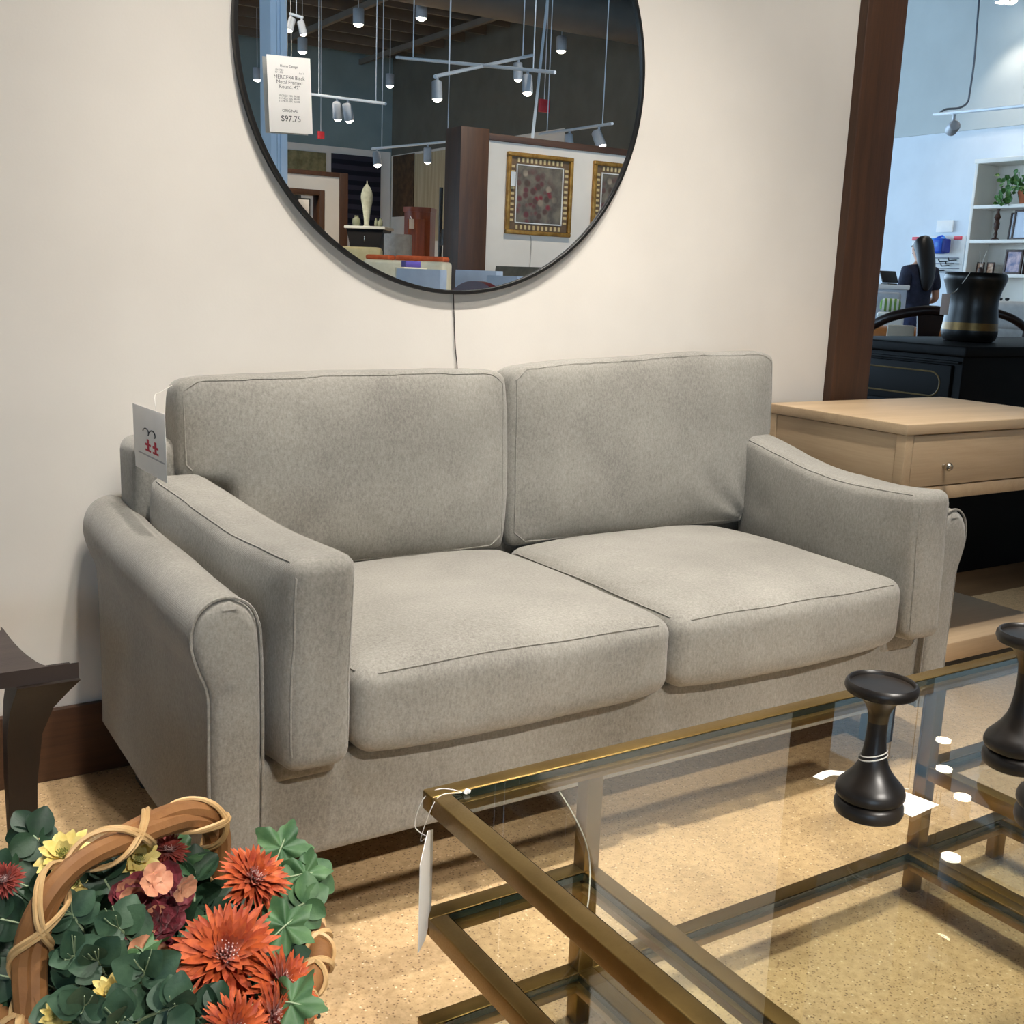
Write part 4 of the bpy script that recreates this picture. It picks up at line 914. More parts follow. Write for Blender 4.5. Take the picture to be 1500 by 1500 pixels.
for k, (x0, x1, y0, lab) in enumerate(((1337, 1348, 347, 'red label at the left end of the hook strip, by the hair of the woman'), (1398, 1409, 346, 'red label at the right end of the hook strip beside the bookcase'))):
    tag(wallbox(x0, y0, x1, y0 + 5, XF - .014, .01).obj('label_holder', pm('red_plastic', (214, 56, 72), (226, 72, 88), 9, .5)), lab, 'label', 'red labels on the hook strip')
t = T('blue_bag', 'bright blue patterned bag hanging on the hook strip beside the woman', 'bag', at(1377, 360, 'x', XF))
g = G('blue_print'); vv = g.n('ShaderNodeTexVoronoi', Scale=14); g.l(g.coords(), vv.inputs['Vector']); g.l(g.ramp(vv.outputs['Distance'], [(.1, lin((96, 190, 236))), (.55, lin((24, 84, 198)))]), g.p.inputs['Base Color']); g.p.inputs['Roughness'].default_value = .4
wallbox(1365, 349, 1387, 372, XF - .05, .13, r=.03).obj('body', g.m, t); wallbox(1385, 350, 1391, 371, XF - .06, .09, r=.02).obj('side', pm('deep_blue', (22, 36, 120), None, 9, .5), t)
c0, c1 = at(1370, 350, 'x', XF - .1), at(1384, 349, 'x', XF - .1); B().tube(smooth_path([c0, c0.lerp(c1, .5) + Vector((.03, 0, .03)), c1], 5), .012, 6).obj('handle', g.m, t)
tag(wallbox(1373, 323, 1395, 340, XF, .006).obj('notice', M_PAPER), 'white notice sheet on the blue-lit wall above the hook strip', 'notice')
BX = 10.62
def yb(px, py=400): return at(px, py, 'x', BX).y
def zb2(px, py): return at(px, py, 'x', BX).z
by1 = yb(1422, 300); by0 = by1 - 1.5; bzt = zb2(1430, 240)
bkc = T('bookcase', 'tall white built-in bookcase at the right frame edge', 'bookcase', (10.8, (by0 + by1) / 2, 0))
M_BKW = pm('bookcase_white', (234, 230, 222), (240, 236, 228), 3, .6)
for y in (by1 - .035, by0): B().box2((BX, y, 0), (XE - .02, y + .035, bzt), .003).obj('side_panel', M_BKW, bkc)
B().box2((XE - .03, by0, 0), (XE - .004, by1, bzt), .002).obj('back_panel', M_BKW, bkc); B().box2((BX - .01, by0 - .01, bzt), (XE - .02, by1 + .01, bzt + .045), .004).obj('top', M_BKW, bkc)
SHZ = [zb2(1450, 300), zb2(1450, 351), zb2(1450, 401), zb2(1450, 448)]
for z in SHZ: B().box2((BX, by0 + .035, z - .035), (XE - .03, by1 - .035, z), .003).obj('shelf', M_BKW, bkc)
B().box2((BX + .02, by0 + .035, 0), (BX + .045, by1 - .035, SHZ[3] - .06), .004).obj('cupboard_door', pm('grey_white', (206, 208, 210), None, 5, .6), bkc)
def on_shelf(px, k): return Vector((BX + .12, yb(px, 350), SHZ[k] + .0005))
o = on_shelf(1488, 0); t = T('potted_ivy', 'trailing green ivy in a terracotta pot on the top bookcase shelf', 'potted plant', o)
B().lathe([(0, 0), (.075, 0), (.1, .1), (.105, .1), (.105, .13), (.09, .13), (0, .12)], 20, o).obj('pot', pm('terracotta', (176, 98, 60), (192, 114, 74), 9, .8), t)
b = B(); M_IVY = leafmat('ivy_leaf', (44, 92, 40), (96, 142, 66))
for i in range(170):
    d = rnd(); q = o + Vector((d.x * .14 - .04, d.y * .22, .2 + d.z * .11)); q.y += .04
    if i % 5 == 0: q = o + Vector((-.13, .1 + random.random() * .17, .12 - random.random() * .12))
    leaf(b, leafM(q, rnd().normalized(), (Vector((-1, 0, .4)) + rnd(.5)).normalized()), .055, .024, .2, 0, 3)
b.obj('leaves', M_IVY, t, ang=80, fix=False)
o = on_shelf(1447, 1); t = T('carved_figure', 'slim dark carved figure on the second bookcase shelf', 'figurine', o)
B().lathe([(.04, 0), (.04, .012), (.012, .03), (.02, .06), (.012, .09), (.026, .12), (.03, .17), (.018, .2), (.034, .23), (.02, .265), (.012, .29), (.02, .32), (.008, .35), (0, .39)], 14, o).obj('figure', pm('dark_bronze', (62, 36, 26), (88, 56, 40), 20, .5), t)
def photo_frame(px, k, w, h, label, mat, pic, dx=0, rz=0, grp='standing frames in the bookcase'):
    o = on_shelf(px, k) + Vector((dx, 0, 0)); M = Matrix.Translation(o) @ Matrix.Rotation(-PI / 2 + rz, 4, 'Z') @ Matrix.Rotation(-.08, 4, 'X')
    t = T('photo_frame', label, 'frame', M=M, group=grp); b = B(); e = min(w, h) * .11
    for (x0, x1, z0, z1) in ((-w / 2, w / 2, 0, e), (-w / 2, w / 2, h - e, h), (-w / 2, -w / 2 + e, e, h - e), (w / 2 - e, w / 2, e, h - e)): b.box2((x0, -.01, z0), (x1, .012, z1), .002)
    b.obj('frame', mat, t, world=False); B().box2((-w / 2 + e, -.002, e), (w / 2 - e, .01, h - e), 0).obj('picture', pic, t, world=False)
M_FD = pm('dark_frame', (58, 40, 34), (74, 52, 44), 20, .5); M_FP = pm('pale_mount', (196, 206, 222), (208, 216, 230), 5, .4)
photo_frame(1485, 1, .19, .30, 'tall dark frame with a pale centre on the second bookcase shelf', M_FD, M_FP, -.03); photo_frame(1470, 1, .16, .28, 'dark frame with pale mount standing behind the tall frame', M_FD, M_FP, .06)
photo_frame(1430, 2, .085, .12, 'small brown framed photo at the left of the third bookcase shelf', M_FD, pm('warm_photo', (176, 116, 84), (226, 196, 166), 40, .5), 0); photo_frame(1445, 2, .085, .12, 'small brown framed photo right beside its left twin on the third shelf', M_FD, pm('warm_photo', (176, 116, 84), (226, 196, 166), 40, .5), 0)
photo_frame(1480, 2, .2, .25, 'dark frame with a blue and pink photo on the third bookcase shelf', M_FD, pm('blue_photo', (70, 84, 128), (206, 176, 182), 14, .4), -.03); photo_frame(1502, 2, .16, .22, 'brown frame cut by the right edge on the third bookcase shelf', M_FD, pm('brown_photo', (98, 70, 56), (130, 98, 80), 14, .4), .02)
o = on_shelf(1436, 2) + Vector((-.06, 0, 0)); t = T('reed_diffuser', 'pale reeds in a small jar between the little photo frames', 'diffuser', o)
B().lathe([(0, 0), (.025, 0), (.025, .05), (.012, .06), (.012, .07)], 12, o).obj('jar', M_FD, t); B().tube([o + Vector((0, 0, .05)), o + Vector((0, .03, .23))], .003, 4).tube([o + Vector((0, 0, .05)), o + Vector((0, -.05, .23))], .003, 4).obj('reeds', M_PAPER, t)
for px, lab in ((1466, 'small black bottle, left of two on the lower bookcase shelf'), (1476, 'small black bottle, right of two on the lower bookcase shelf')):
    o = on_shelf(px, 3); tag(B().lathe([(0, 0), (.03, 0), (.03, .04), (.012, .055), (.022, .07), (.022, .085), (0, .09)], 12, o).obj('bottle', M_BLACK), lab, 'bottle', 'black bottles on the lower shelf')
# pale upholstered sofa in front of the bookcase
p, a = upright(1500, 7.9); zc = zpx(1480, 441, 7.9); t = T('pale_sofa', 'pale grey sofa back at the right edge behind the drum stool', 'sofa', M=Matrix.Translation(p) @ Matrix.Rotation(a, 4, 'Z'))
M_PS = pm('pale_upholstery', (206, 206, 204), (218, 218, 216), 30, .9)
B().rbox((.1, 0, zc - .1), (.62, .22, .2), .05, 4).obj('backrest', M_PS, t, world=False); B().rbox((.1, .25, .36), (.62, .6, .62), .04, 4).obj('seat', M_PS, t, world=False)
for x in (-.15, .35): B().box2((x - .03, 0, 0), (x + .03, .05, .06), .004).obj('foot', M_BLACK, t, world=False)
B().box2((-.19, -.08, .05), (.39, .02, zc - .18), .02, 3).obj('back_panel', M_PS, t, world=False)
# ------------------------------------------------------------------ lamps
M_LENS = emit('lamp_lens', (255, 246, 226), 14); M_CAN = pm('grey_lamp_metal', (168, 172, 178), (178, 182, 188), 9, .5, .2); M_RAIL = pm('white_track', (206, 214, 222), (214, 222, 230), 9, .5)
NL = [0]
def spot(loc, tgt, W, ang=70, blend=.6, col=(1, .88, .74), rad=.05):
    d = bpy.data.lights.new('spot_light', 'SPOT'); d.energy = W; d.spot_size = math.radians(ang); d.spot_blend = blend; d.color = col; d.shadow_soft_size = rad
    o = bpy.data.objects.new('spot_light', d); COL.objects.link(o); o.location = loc; o.rotation_euler = (Vector(tgt) - Vector(loc)).to_track_quat('-Z', 'Y').to_euler(); return o
def can(p, label, W=260, r=.075, h=.2, ang=95, cord=None, flat=0):
    t = T('can_light', label, 'lamp', (p.x, p.y, ZC), 0, 'hanging can lights')
    B().lathe([(0, h), (r * .9, h), (r, h - .01), (r, 0), (r - .006, 0), (r - .006, .03), (0, .035)], 20, p).obj('housing', M_CAN, t)
    B().lathe([(0, .0), (r - .004, .0), (r - .006, .022), (0, .022)] if flat else [(0, -.034), (r * .45, -.028), (r * .75, -.012), (r - .006, .010), (r - .006, .022), (0, .022)], 20, p).obj('lens', M_LENS, t)
    B().tube([p + Vector((0, 0, h)), (p.x, p.y, ZC - .001)], .006, 5).obj('cord', cord or M_RAIL, t)
    if W: spot(p - Vector((0, 0, .06)), p - Vector((0, 0, 3)), W, ang)
CANS = [((525, 36), 'in the mirror, below the mirror top, left of centre'), ((617, 27), 'largest in the mirror, near its top centre'), ((443, 76), 'in the mirror just above the price tag'), ((571, 126), 'in the mirror, smallest, above the left short track'), ((822, 75), 'alone at the right of the mirror'), ((377, 117), 'at the left edge of the mirror beside the blue pillar')]
for (px, py), lab in CANS: can(mz(px, py, 'z', 4.35), 'grey can light ' + lab, 260)
RC = [((1350, 992), 'farthest of the row, reflected beside the far brass rail'), ((1382, 1083), 'reflected in the glass by the right table leg'), ((1383, 1125), 'reflected on the right shelf rail joint'), ((1410, 1166), 'reflected in the glass right of the blank tag'), ((1393, 1254), 'nearest of the row reflected low in the glass')]
for (px, py), lab in RC:
    A = at(px, py, 'z', ZT - .002); d = ray(px, py); d.z = -d.z; can(A + d * ((3.95 - A.z) / d.z), 'grey can light ' + lab, 25, cord=M_BLACK, flat=1)
pc = far(1480, 2, 11.2); can(pc - Vector((0, 0, .0)), 'grey can light at the top right edge of the frame', 30)
def track(A, Bp, heads, label, rail_r=.014, W=110, cables=(.12, .88), grp='white track lights hanging from cords'):
    mid = (A + Bp) / 2; t = T('track_light', label, 'track light', (mid.x, mid.y, ZC), 0, grp)
    B().tube([A, Bp], rail_r, 6).obj('rail', M_RAIL, t)
    for s in cables: p = A.lerp(Bp, s); B().tube([p, (p.x, p.y, ZC - .001)], .005, 5).obj('cord', M_RAIL, t)
    for (s, tgt, sz) in heads:
        p = A.lerp(Bp, s); q = p - Vector((0, 0, .13 * sz)); dn = (tgt - q).normalized(); M = face_to(q, -dn)
        hd = B().lathe([(0, .09), (.04, .085), (.052, .07), (.055, -.09), (.05, -.095), (.048, -.06), (0, -.055)], 16, M=M @ Matrix.Scale(sz, 4)).tube([p, q], .012, 6).obj('lamp_head', M_CAN, t)
        B().lathe([(0, -.125), (.022, -.12), (.038, -.108), (.047, -.09), (.047, -.075), (0, -.075)], 16, M=M @ Matrix.Scale(sz, 4)).obj('lens', M_LENS, hd)
        if W: spot(q + dn * .14, tgt, W, 60)
D1 = 9.0
dn = lambda p, ox=0, oy=0: Vector((p.x + ox, p.y + oy, 0))
def tk(p0, p1, d0, d1): return mp(*p0, d0), mp(*p1, d1)
a, b_ = tk((581, 84), (813, 106), 9.6, 8.2); track(a, b_, [(.85, dn(b_, 0, -.1), .75), (.02, dn(a, -.3, .5), .01)][:1], 'white track light, the longer rail of the crossed pair in the mirror')
a, b_ = tk((637, 112), (780, 81), 8.0, 9.8); track(a, b_, [(.02, dn(a, .1, .1), .72), (.83, dn(b_, .1, -.1), .75)], 'white track light, the rail rising to the right in the crossed pair')
a, b_ = tk((455, 138), (565, 152), 11.5, 10.5); track(a, b_, [(.38, dn(a, .6, -.4), .9), (.52, dn(a, .9, .2), .9)], 'white short track light right of the price tag in the mirror')
a, b_ = tk((545, 218), (672, 206), 13.5, 12.5); track(a, b_, [(.06, dn(a, 0, .8), .9), (.66, dn(b_, .2, -1), .9)], 'white track light left of the dark post top in the mirror')
a, b_ = tk((790, 197), (897, 181), 11.5, 10); track(a, b_, [(.45, dn(a, .5, .5), .8), (.84, dn(b_, .4, 1), .9)], 'white track light above the framed pictures in the mirror')
a, b_ = tk((424, 20), (444, 26), 11.0, 11.0); track(a, b_, [(.1, dn(a, -1), .7), (.9, dn(b_, 1), .7)], 'small white twin spot on the blue pillar in the mirror', cables=(.5,))
a = far(1368, 168, 9.4); b_ = far(1512, 154, 8.0); track(a, b_, [(.24, at(1300, 300, 'x', 10.9), .9)], 'white track light in front of the blue-lit wall at the upper right', W=0, cables=())
cb = [far(1376, 166, 9.38), far(1386, 160, 9.38), far(1405, 158, 9.38), far(1417, 150, 9.38), far(1421, 132, 9.38), far(1427, 90, 9.38), far(1431, 40, 9.38), far(1434, 0, 9.38), far(1437, -60, 9.38)]
cb.append(Vector((cb[-1].x, cb[-1].y, ZC)))
tag(B().tube(smooth_path(cb, 6), .009, 6).obj('power_cable', pm('grey_cable', (84, 96, 110), None, 9, .6)), 'grey power cable dropping to the track light at the upper right', 'cable')
# ------------------------------------------------------------------ what the mirror shows: the showroom behind the camera
YP = -6.1
px0 = mz(673, 195, 'y', YP); px1 = mz(714.7, 195, 'y', YP); zt_ = px1.z
struct(B().box2((px1.x, YP - .2, 0), (px1.x + 4.6, YP, zt_ - .055), 0).obj('wall_display', M_WALL)); struct(B().box2((px0.x, YP - .24, 0), (px1.x, YP + .03, zt_ + .03), .004).obj('trim_3', M_DWOOD))
struct(B().box2((px1.x, YP - .22, zt_ - .055), (px1.x + 4.6, YP + .02, zt_), .003).obj('trim_4', M_DWOODX))
def paint_mat():
    g = G('floral_canvas'); c = g.coords(); n = g.noise(c, 9, 5)
    base = g.ramp(n, [(.3, lin((66, 60, 54))), (.7, lin((128, 118, 102)))]); v = g.n('ShaderNodeTexVoronoi', Scale=16); g.l(c, v.inputs['Vector'])
    gr = g.n('ShaderNodeTexGradient', gradient_type='SPHERICAL'); m = g.n('ShaderNodeMapping'); m.inputs['Location'].default_value = (-.2, 0, .1); m.inputs['Scale'].default_value = (2.9, 1, 2.9)
    g.l(c, m.inputs[0]); g.l(m.outputs[0], gr.inputs[0])
    fl = g.ramp(v.outputs['Color'], [(.2, lin((120, 34, 44))), (.45, lin((96, 48, 50))), (.7, lin((72, 60, 48))), (.9, lin((206, 186, 160)))]); mk = g.mix(1, g.ramp(gr.outputs[0], [(.18, (0, 0, 0)), (.5, (1, 1, 1))]), g.ramp(v.outputs['Distance'], [(.35, (1, 1, 1)), (.6, (0, 0, 0))]), 'MULTIPLY')
    g.l(g.mix(mk, base, fl), g.p.inputs['Base Color']); g.p.inputs['Roughness'].default_value = .5; return g.m
M_CANV = paint_mat(); M_GOLDF = pm('gold_frame', (138, 98, 38), (186, 142, 70), 14, .4, .5)
def picture(cx, cz_, w, h, label):
    t = T('framed_picture', label, 'picture', M=Matrix.Translation((cx, YP, cz_)) @ Matrix.Rotation(PI, 4, 'Z'), group='gold framed floral pictures')
    e = .035; b = B()
    for (x0, x1, z0, z1) in ((-w / 2, w / 2, -h / 2, -h / 2 + e), (-w / 2, w / 2, h / 2 - e, h / 2), (-w / 2, -w / 2 + e, -h / 2 + e, h / 2 - e), (w / 2 - e, w / 2, -h / 2 + e, h / 2 - e)): b.box2((x0, -.04, z0), (x1, -.001, z1), .008)
    b.obj('frame', M_GOLDF, t, world=False)
    B().box2((-w / 2 + e, -.012, -h / 2 + e), (w / 2 - e, -.002, h / 2 - e), 0).obj('mount', pm('brown_mount', (96, 74, 52), (112, 88, 62), 8, .6), t, world=False)
    b = B(); m_ = .085
    n = 11
    for i in range(n):
        for s in (-1, 1):
            x = (-.5 + (i + .5) / n) * (w - 2 * m_ - .02); z = (-.5 + (i + .5) / n) * (h - 2 * m_ - .02)
            b.box2((x - .011, -.018, s * (h / 2 - .062) - .019), (x + .011, -.011, s * (h / 2 - .062) + .019), .003); b.box2((s * (w / 2 - .062) - .019, -.018, z - .011), (s * (w / 2 - .062) + .019, -.011, z + .011), .003)
    b.obj('bead_trim', pm('cream_bead', (196, 170, 118), (216, 194, 146), 9, .5), t, world=False)
    b = B(); iw, ih = w / 2 - m_ - .01, h / 2 - m_ - .01
    for (x0, x1, z0, z1) in ((-iw, iw, -ih, -ih + .01), (-iw, iw, ih - .01, ih), (-iw, -iw + .01, -ih, ih), (iw - .01, iw, -ih, ih)): b.box2((x0, -.022, z0), (x1, -.012, z1), .002)
    b.obj('inner_border', M_PAPER, t, world=False); B().box2((-iw + .01, -.016, -ih + .01), (iw - .01, -.011, ih - .01), 0).obj('canvas', M_CANV, t, world=False)
    return t
a, c = mz(738, 342, 'y', YP), mz(838, 232, 'y', YP); pw, ph_ = c.x - a.x, c.z - a.z; picture((a.x + c.x) / 2, (a.z + c.z) / 2, pw, ph_, 'gold framed floral picture, fully visible on the white wall in the mirror')
a2 = mz(866, 280, 'y', YP); picture(a2.x + pw / 2, (a.z + c.z) / 2, pw, ph_, 'gold framed picture cut off by the right rim of the mirror')
q = mz(752, 262, 'y', YP + .05); tag(B().rbox((q.x, YP + .05, q.z), (.05, .002, .12), .0008, 1).obj('price_tag', M_PAPER), 'white tag hanging on the left side of the framed floral picture', 'tag')
w0, w1 = mz(776, 343, 'y', YP + .004), mz(772, 392, 'y', YP + .004); tag(B().tube(smooth_path([(w0.x, YP + .004, w0.z), (w0.x + .02, YP + .006, (w0.z + w1.z) / 2), (w1.x, YP + .004, .6)], 6), .004, 5).obj('cable', pm('pale_cable', (176, 170, 162), None, 9, .6)), 'thin pale cable hanging below the framed floral picture', 'cable')
r0 = mz(780, 196, 'y', YP - .1); r1 = mz(802, 0, 'y', YP - .9); tag(B().tube([Vector((r0.x, YP - .1, zt_)), Vector((r0.x, YP - .1, zt_)).lerp(r1, (ZC - .003 - zt_) / (r1.z - zt_))], .014, 6).obj('stay_rod', M_RAIL), 'slanting white stay rod from the display wall up to the ceiling', 'rod')
# pillar and the second display wall on the left of the mirror
c0, c1 = mp(388, 120, 8.0), mp(418, 120, 8.0); b = B(); b.box2((c0.x, c0.y - .1, 0), (c1.x, c0.y + .12, ZC), .004)
for k in (.35, .55, .62): x = c0.x + (c1.x - c0.x) * k; b.box2((x, c0.y + .12, 0), (x + .012, c0.y + .132, ZC), .002)
struct(b.obj('trim_5', pm('pale_blue_column', (206, 222, 240), (214, 230, 246), 3, .7)))
YB = -10.2
e0, e1, e2 = mz(400, 250, 'y', YB), mz(475, 275, 'y', YB), mz(497, 252, 'y', YB); zt2 = mz(470, 251, 'y', YB).z; e3 = mz(509, 255, 'y', YB); zo = mz(450, 277, 'y', YB).z
xl = e0.x - 1.2
b = B(); b.box2((xl, YB - .2, zo), (e2.x, YB, zt2 - .05), 0); b.box2((e1.x, YB - .2, 0), (e2.x, YB, zo), 0); b.box2((xl, YB - .2, 0), (xl + .35, YB, zo), 0); struct(b.obj('wall_alcove', M_WALL))
struct(B().box2((e2.x, YB - .24, 0), (e3.x, YB + .02, zt2), .003).box2((xl, YB - .22, zt2 - .05), (e2.x, YB + .02, zt2), .003).obj('trim_6', M_DWOOD)); struct(B().box2((e1.x - .06, YB - .2, 0), (e1.x, YB + .02, zo), .003).box2((xl + .35, YB - .2, zo - .06), (e1.x - .06, YB + .02, zo), .003).obj('trim_7', M_DWOOD))
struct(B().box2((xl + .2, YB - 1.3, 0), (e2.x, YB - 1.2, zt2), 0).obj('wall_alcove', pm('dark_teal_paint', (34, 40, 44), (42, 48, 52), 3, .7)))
q = mz(445, 303, 'y', YB - 1.17); tag(B().box2((q.x - .09, q.y - .02, q.z - .11), (q.x + .09, q.y, q.z + .11), .004).mat(1).box2((q.x - .07, q.y - .005, q.z - .09), (q.x + .07, q.y + .006, q.z + .09), .002).obj('framed_print', [M_BLACK, M_PAPER]), 'small black framed print in the dark doorway at the lower left of the mirror', 'print')
q = mz(466, 283, 'y', YB - .6); tag(B().lathe([(0, .1), (.03, .09), (.05, 0), (.044, 0), (.03, .06), (0, .07)], 14, q).mat(1).lathe([(0, .02), (.04, .02), (.04, .03), (0, .03)], 14, q).tube([q + Vector((0, 0, .09)), (q.x, q.y, zt2)], .006, 5).obj('pendant_lamp', [M_CAN, M_LENS]), 'tiny lit pendant in the dark doorway of the mirror', 'lamp'); spot(q, q - Vector((0, 0, 2)), 40, 120)
# hangings on the far walls
def hang(name, px0, py0, px1, py1, mat, label, cat, grp=None):
    a, c = mz(px0, py0, 'y', YS + .06), mz(px1, py1, 'y', YS + .06)
    return tag(B().box2((a.x, YS + .03, c.z), (c.x, YS + .05, a.z), .004).obj(name, mat), label, cat, grp)
def hangx(name, px0, py0, px1, py1, mat, label, cat, grp=None):
    a, c = mz(px0, py0, 'x', XE - .06), mz(px1, py1, 'x', XE - .06)
    return tag(B().box2((XE - .05, a.y, c.z), (XE - .03, c.y, a.z), .004).obj(name, mat), label, cat, grp)
zl = mz(520, 218, 'y', YS).z
struct(B().box2((XW, YS, 0), (XE - .05, YS + .025, zl), 0).obj('wall_front', M_WHITE)); za = mz(590, 226, 'x', XE).z
struct(B().box2((XE - .025, YS, 0), (XE, YS + 6.5, za), 0).obj('wall_right', M_WALL))
hang('rug', 416, 218, 478, 262, pm('olive_rug', (112, 108, 78), (150, 144, 108), 9, .95), 'olive mottled rug hanging above the doorway wall in the mirror', 'rug', 'rugs hanging on the far wall')
g = G('navy_stripes'); wv = g.n('ShaderNodeTexWave', Scale=1.6, Distortion=.6); wv.bands_direction = 'Z'; g.l(g.coords(), wv.inputs[0]); g.l(g.ramp(wv.outputs[0], [(.4, lin((22, 22, 36))), (.6, lin((54, 52, 66)))]), g.p.inputs['Base Color']); g.p.inputs['Roughness'].default_value = .95
hang('rug', 486, 224, 557, 345, g.m, 'dark navy striped rug hanging on the far wall in the mirror', 'rug', 'rugs hanging on the far wall')
hangx('rug', 575, 229, 604, 316, pm('brown_rug', (66, 48, 32), (88, 66, 44), 9, .95), 'narrow brown rug hanging left of the beige hanging in the mirror', 'rug', 'rugs hanging on the far wall')
hangx('wall_hanging', 607, 226, 676, 352, pm('beige_hanging', (176, 158, 126), (200, 184, 152), 3, .9, stretch=(1, 5, .3)), 'wide beige streaked hanging beside the dark post in the mirror', 'hanging')
def stand_at(px, dep): p = mp(px, 420, dep); p.z = 0; return p
def face_mirror(p): v = Vector((CAM.x, -CAM.y, 0)) - Vector((p.x, -p.y, 0)); return math.atan2(-v.y, v.x) + PI / 2     # local -Y looks at the mirror
def zmir(px, py, dep): return mp(px, py, dep).z
def pw_(n, dep): return n * dep / F
# tapered black chest with a pale top, figure and jars
D = 12.2; p = stand_at(540, D); zt3 = zmir(540, 333, D); M = Matrix.Translation(p) @ Matrix.Rotation(face_mirror(p), 4, 'Z'); t = T('console', 'black tapered console with a pale top carrying the pale figure in the mirror', 'console', M=M)
w = pw_(55, D); b = B(); b.loft([[Vector((sx * w * k, sy * .2, z)) for sx, sy in ((-.5, -1), (.5, -1), (.5, 1), (-.5, 1))] for z, k in ((0, .55), (zt3 - .22, .78), (zt3 - .03, .98))]); b.obj('body', M_LAC, t, world=False); B().rbox((0, 0, zt3 - .015), (w * 1.08, .44, .03), .004, 2).obj('top', pm('stone_top', (176, 176, 166), (192, 192, 182), 9, .5), t, world=False)
B().rbox((0, -.205, zt3 - .13), (.012, .012, .06), .004, 2).obj('handle', M_BRASSK, t, world=False)
def on_top(px, dy=0): q = mp(px, 333, D + dy); return Vector((q.x, q.y, zt3))
o = on_top(537); hh = pw_(62, D); t = T('figurine', 'pale pointed standing figure on the black console in the mirror', 'figurine', o)
B().lathe([(hh * k, hh * z) for k, z in ((.09, 0), (.09, .03), (.06, .05), (.07, .2), (.10, .4), (.135, .58), (.150, .68), (.140, .76), (.115, .84), (.08, .91), (.04, .955), (.016, .98), (.012, 1.05), (0, 1.06))], 18, o, sy=.7).obj('body', pm('pale_stone', (156, 158, 138), (178, 178, 158), 20, .8), t)
for (px, w_, h_, lab) in ((522, .05, .12, 'grey stone plaque left of the pale figure on the console'), (551, .022, .10, 'slim dark jar right of the pale figure on the console'), (557, .03, .10, 'squat olive jar at the right end of the console top')):
    o = on_top(px); B_ = B().lathe([(0, 0), (w_ * .7, 0), (w_, h_ * .3), (w_ * .9, h_ * .7), (w_ * .45, h_ * .85), (w_ * .5, h_), (0, h_)], 16, o, sy=.6); tag(B_.obj('jar' if 'jar' in lab else 'plaque', pm('olive_glaze', (84, 88, 70), (112, 114, 92), 9, .4)), lab, 'jar' if 'jar' in lab else 'plaque')
# grey curved chair, tall orange wood cabinet, black pole lamp
def tub(px0, px1, pyt, D, mat, label, name='armchair', curve=.1, grp=None, H0=None):
    p = stand_at((px0 + px1) / 2, D); z1 = zmir((px0 + px1) / 2, pyt, D); w = pw_(px1 - px0, D) * 1.02
    t = T(name, label, 'chair', M=Matrix.Translation(p) @ Matrix.Rotation(face_mirror(p), 4, 'Z'), group=grp)
    b = B(); rings = []
    for z, k in ((.42, .9), (z1 * .7, .97), (z1 - .03, 1.0), (z1, .985)):
        out, inn = [], []
        for i in range(15): u = -1 + i / 7; out.append(Vector((u * w / 2 * k, .06 - curve * u * u * -1, z))); inn.append(Vector((u * w / 2 * k * .98, -.02 + curve * u * u, z)))
        rings.append(out + inn[::-1])
    b.loft(rings); b.obj('backrest', mat, t, world=False); B().rbox((0, .26, .42), (w * .96, .48, .12), .04, 4).obj('seat', mat, t, world=False)
    for x in (-w * .4, w * .4):
        for y in (.06, .44): B().box2((x - .02, y - .02, 0), (x + .02, y + .02, .37), .004).obj('leg', M_BLACK, t, world=False)
    return t
tub(557, 596, 343, 11.0, pm('grey_upholstery', (150, 152, 152), (166, 168, 168), 20, .9), 'grey curved-back chair between the console and the orange cabinet in the mirror')
D = 14.5; p = stand_at(613, D); zc3 = zmir(613, 306, D); w = pw_(38, D); t = T('tall_cabinet', 'tall orange-brown wooden cabinet with rounded front in the mirror', 'cabinet', M=Matrix.Translation(p) @ Matrix.Rotation(face_mirror(p), 4, 'Z'))
M_OR = wood('orange_wood', (112, 50, 22), (150, 74, 34), 'Z', 4, .35); arc = [(-w / 2 + w * i / 10, -.16 - .06 * math.sin(PI * i / 10)) for i in range(11)] + [(w / 2, .18), (-w / 2, .18)]
B().prism(arc, zc3 - .06).obj('body', M_OR, t, world=False); B().prism([(x * 1.06, y * 1.06) for x, y in arc], .06, Matrix.Translation((0, 0, zc3 - .06))).obj('cornice', M_OR, t, world=False)
for s in (-1, 1): B().rbox((s * .06, -.214, zc3 - .55), (.105, .016, .8), .006, 2).obj('door', M_OR, t, world=False)
q = mp(603, 328, 14.0); tag(B().rbox(q, (.07, .004, .12), .001, 1).tube([q + Vector((0, 0, .06)), q + Vector((0, -.05, .1))], .003, 5).obj('price_tag', M_PAPER), 'white tag hanging on the orange-brown cabinet in the mirror', 'tag')
D = 13.0; p = stand_at(643, D); t = T('floor_lamp', 'thin black floor post standing before the beige hanging in the mirror', 'floor lamp', p); B().lathe([(0, 0), (.16, 0), (.16, .02), (0, .03)], 20, p).obj('base', M_BLACK, t); B().tube([p + Vector((0, 0, .02)), Vector((p.x, p.y, zmir(643, 277, D)))], .024, 8).obj('pole', M_BLACK, t)
D = 11.5; p = stand_at(655, D); z1 = zmir(655, 337, D); t = T('table_lamp', 'black lamp with drum shade beside the dark post in the mirror', 'lamp', p); B().lathe([(0, 0), (.14, 0), (.14, .03), (.02, .06), (.02, z1 - .16)], 16, p).obj('base', M_BLACK, t); B().lathe([(.075, z1 - .16), (.095, z1 - .16), (.075, z1), (.065, z1)], 20, p).obj('lamp_shade', M_BLACK, t)
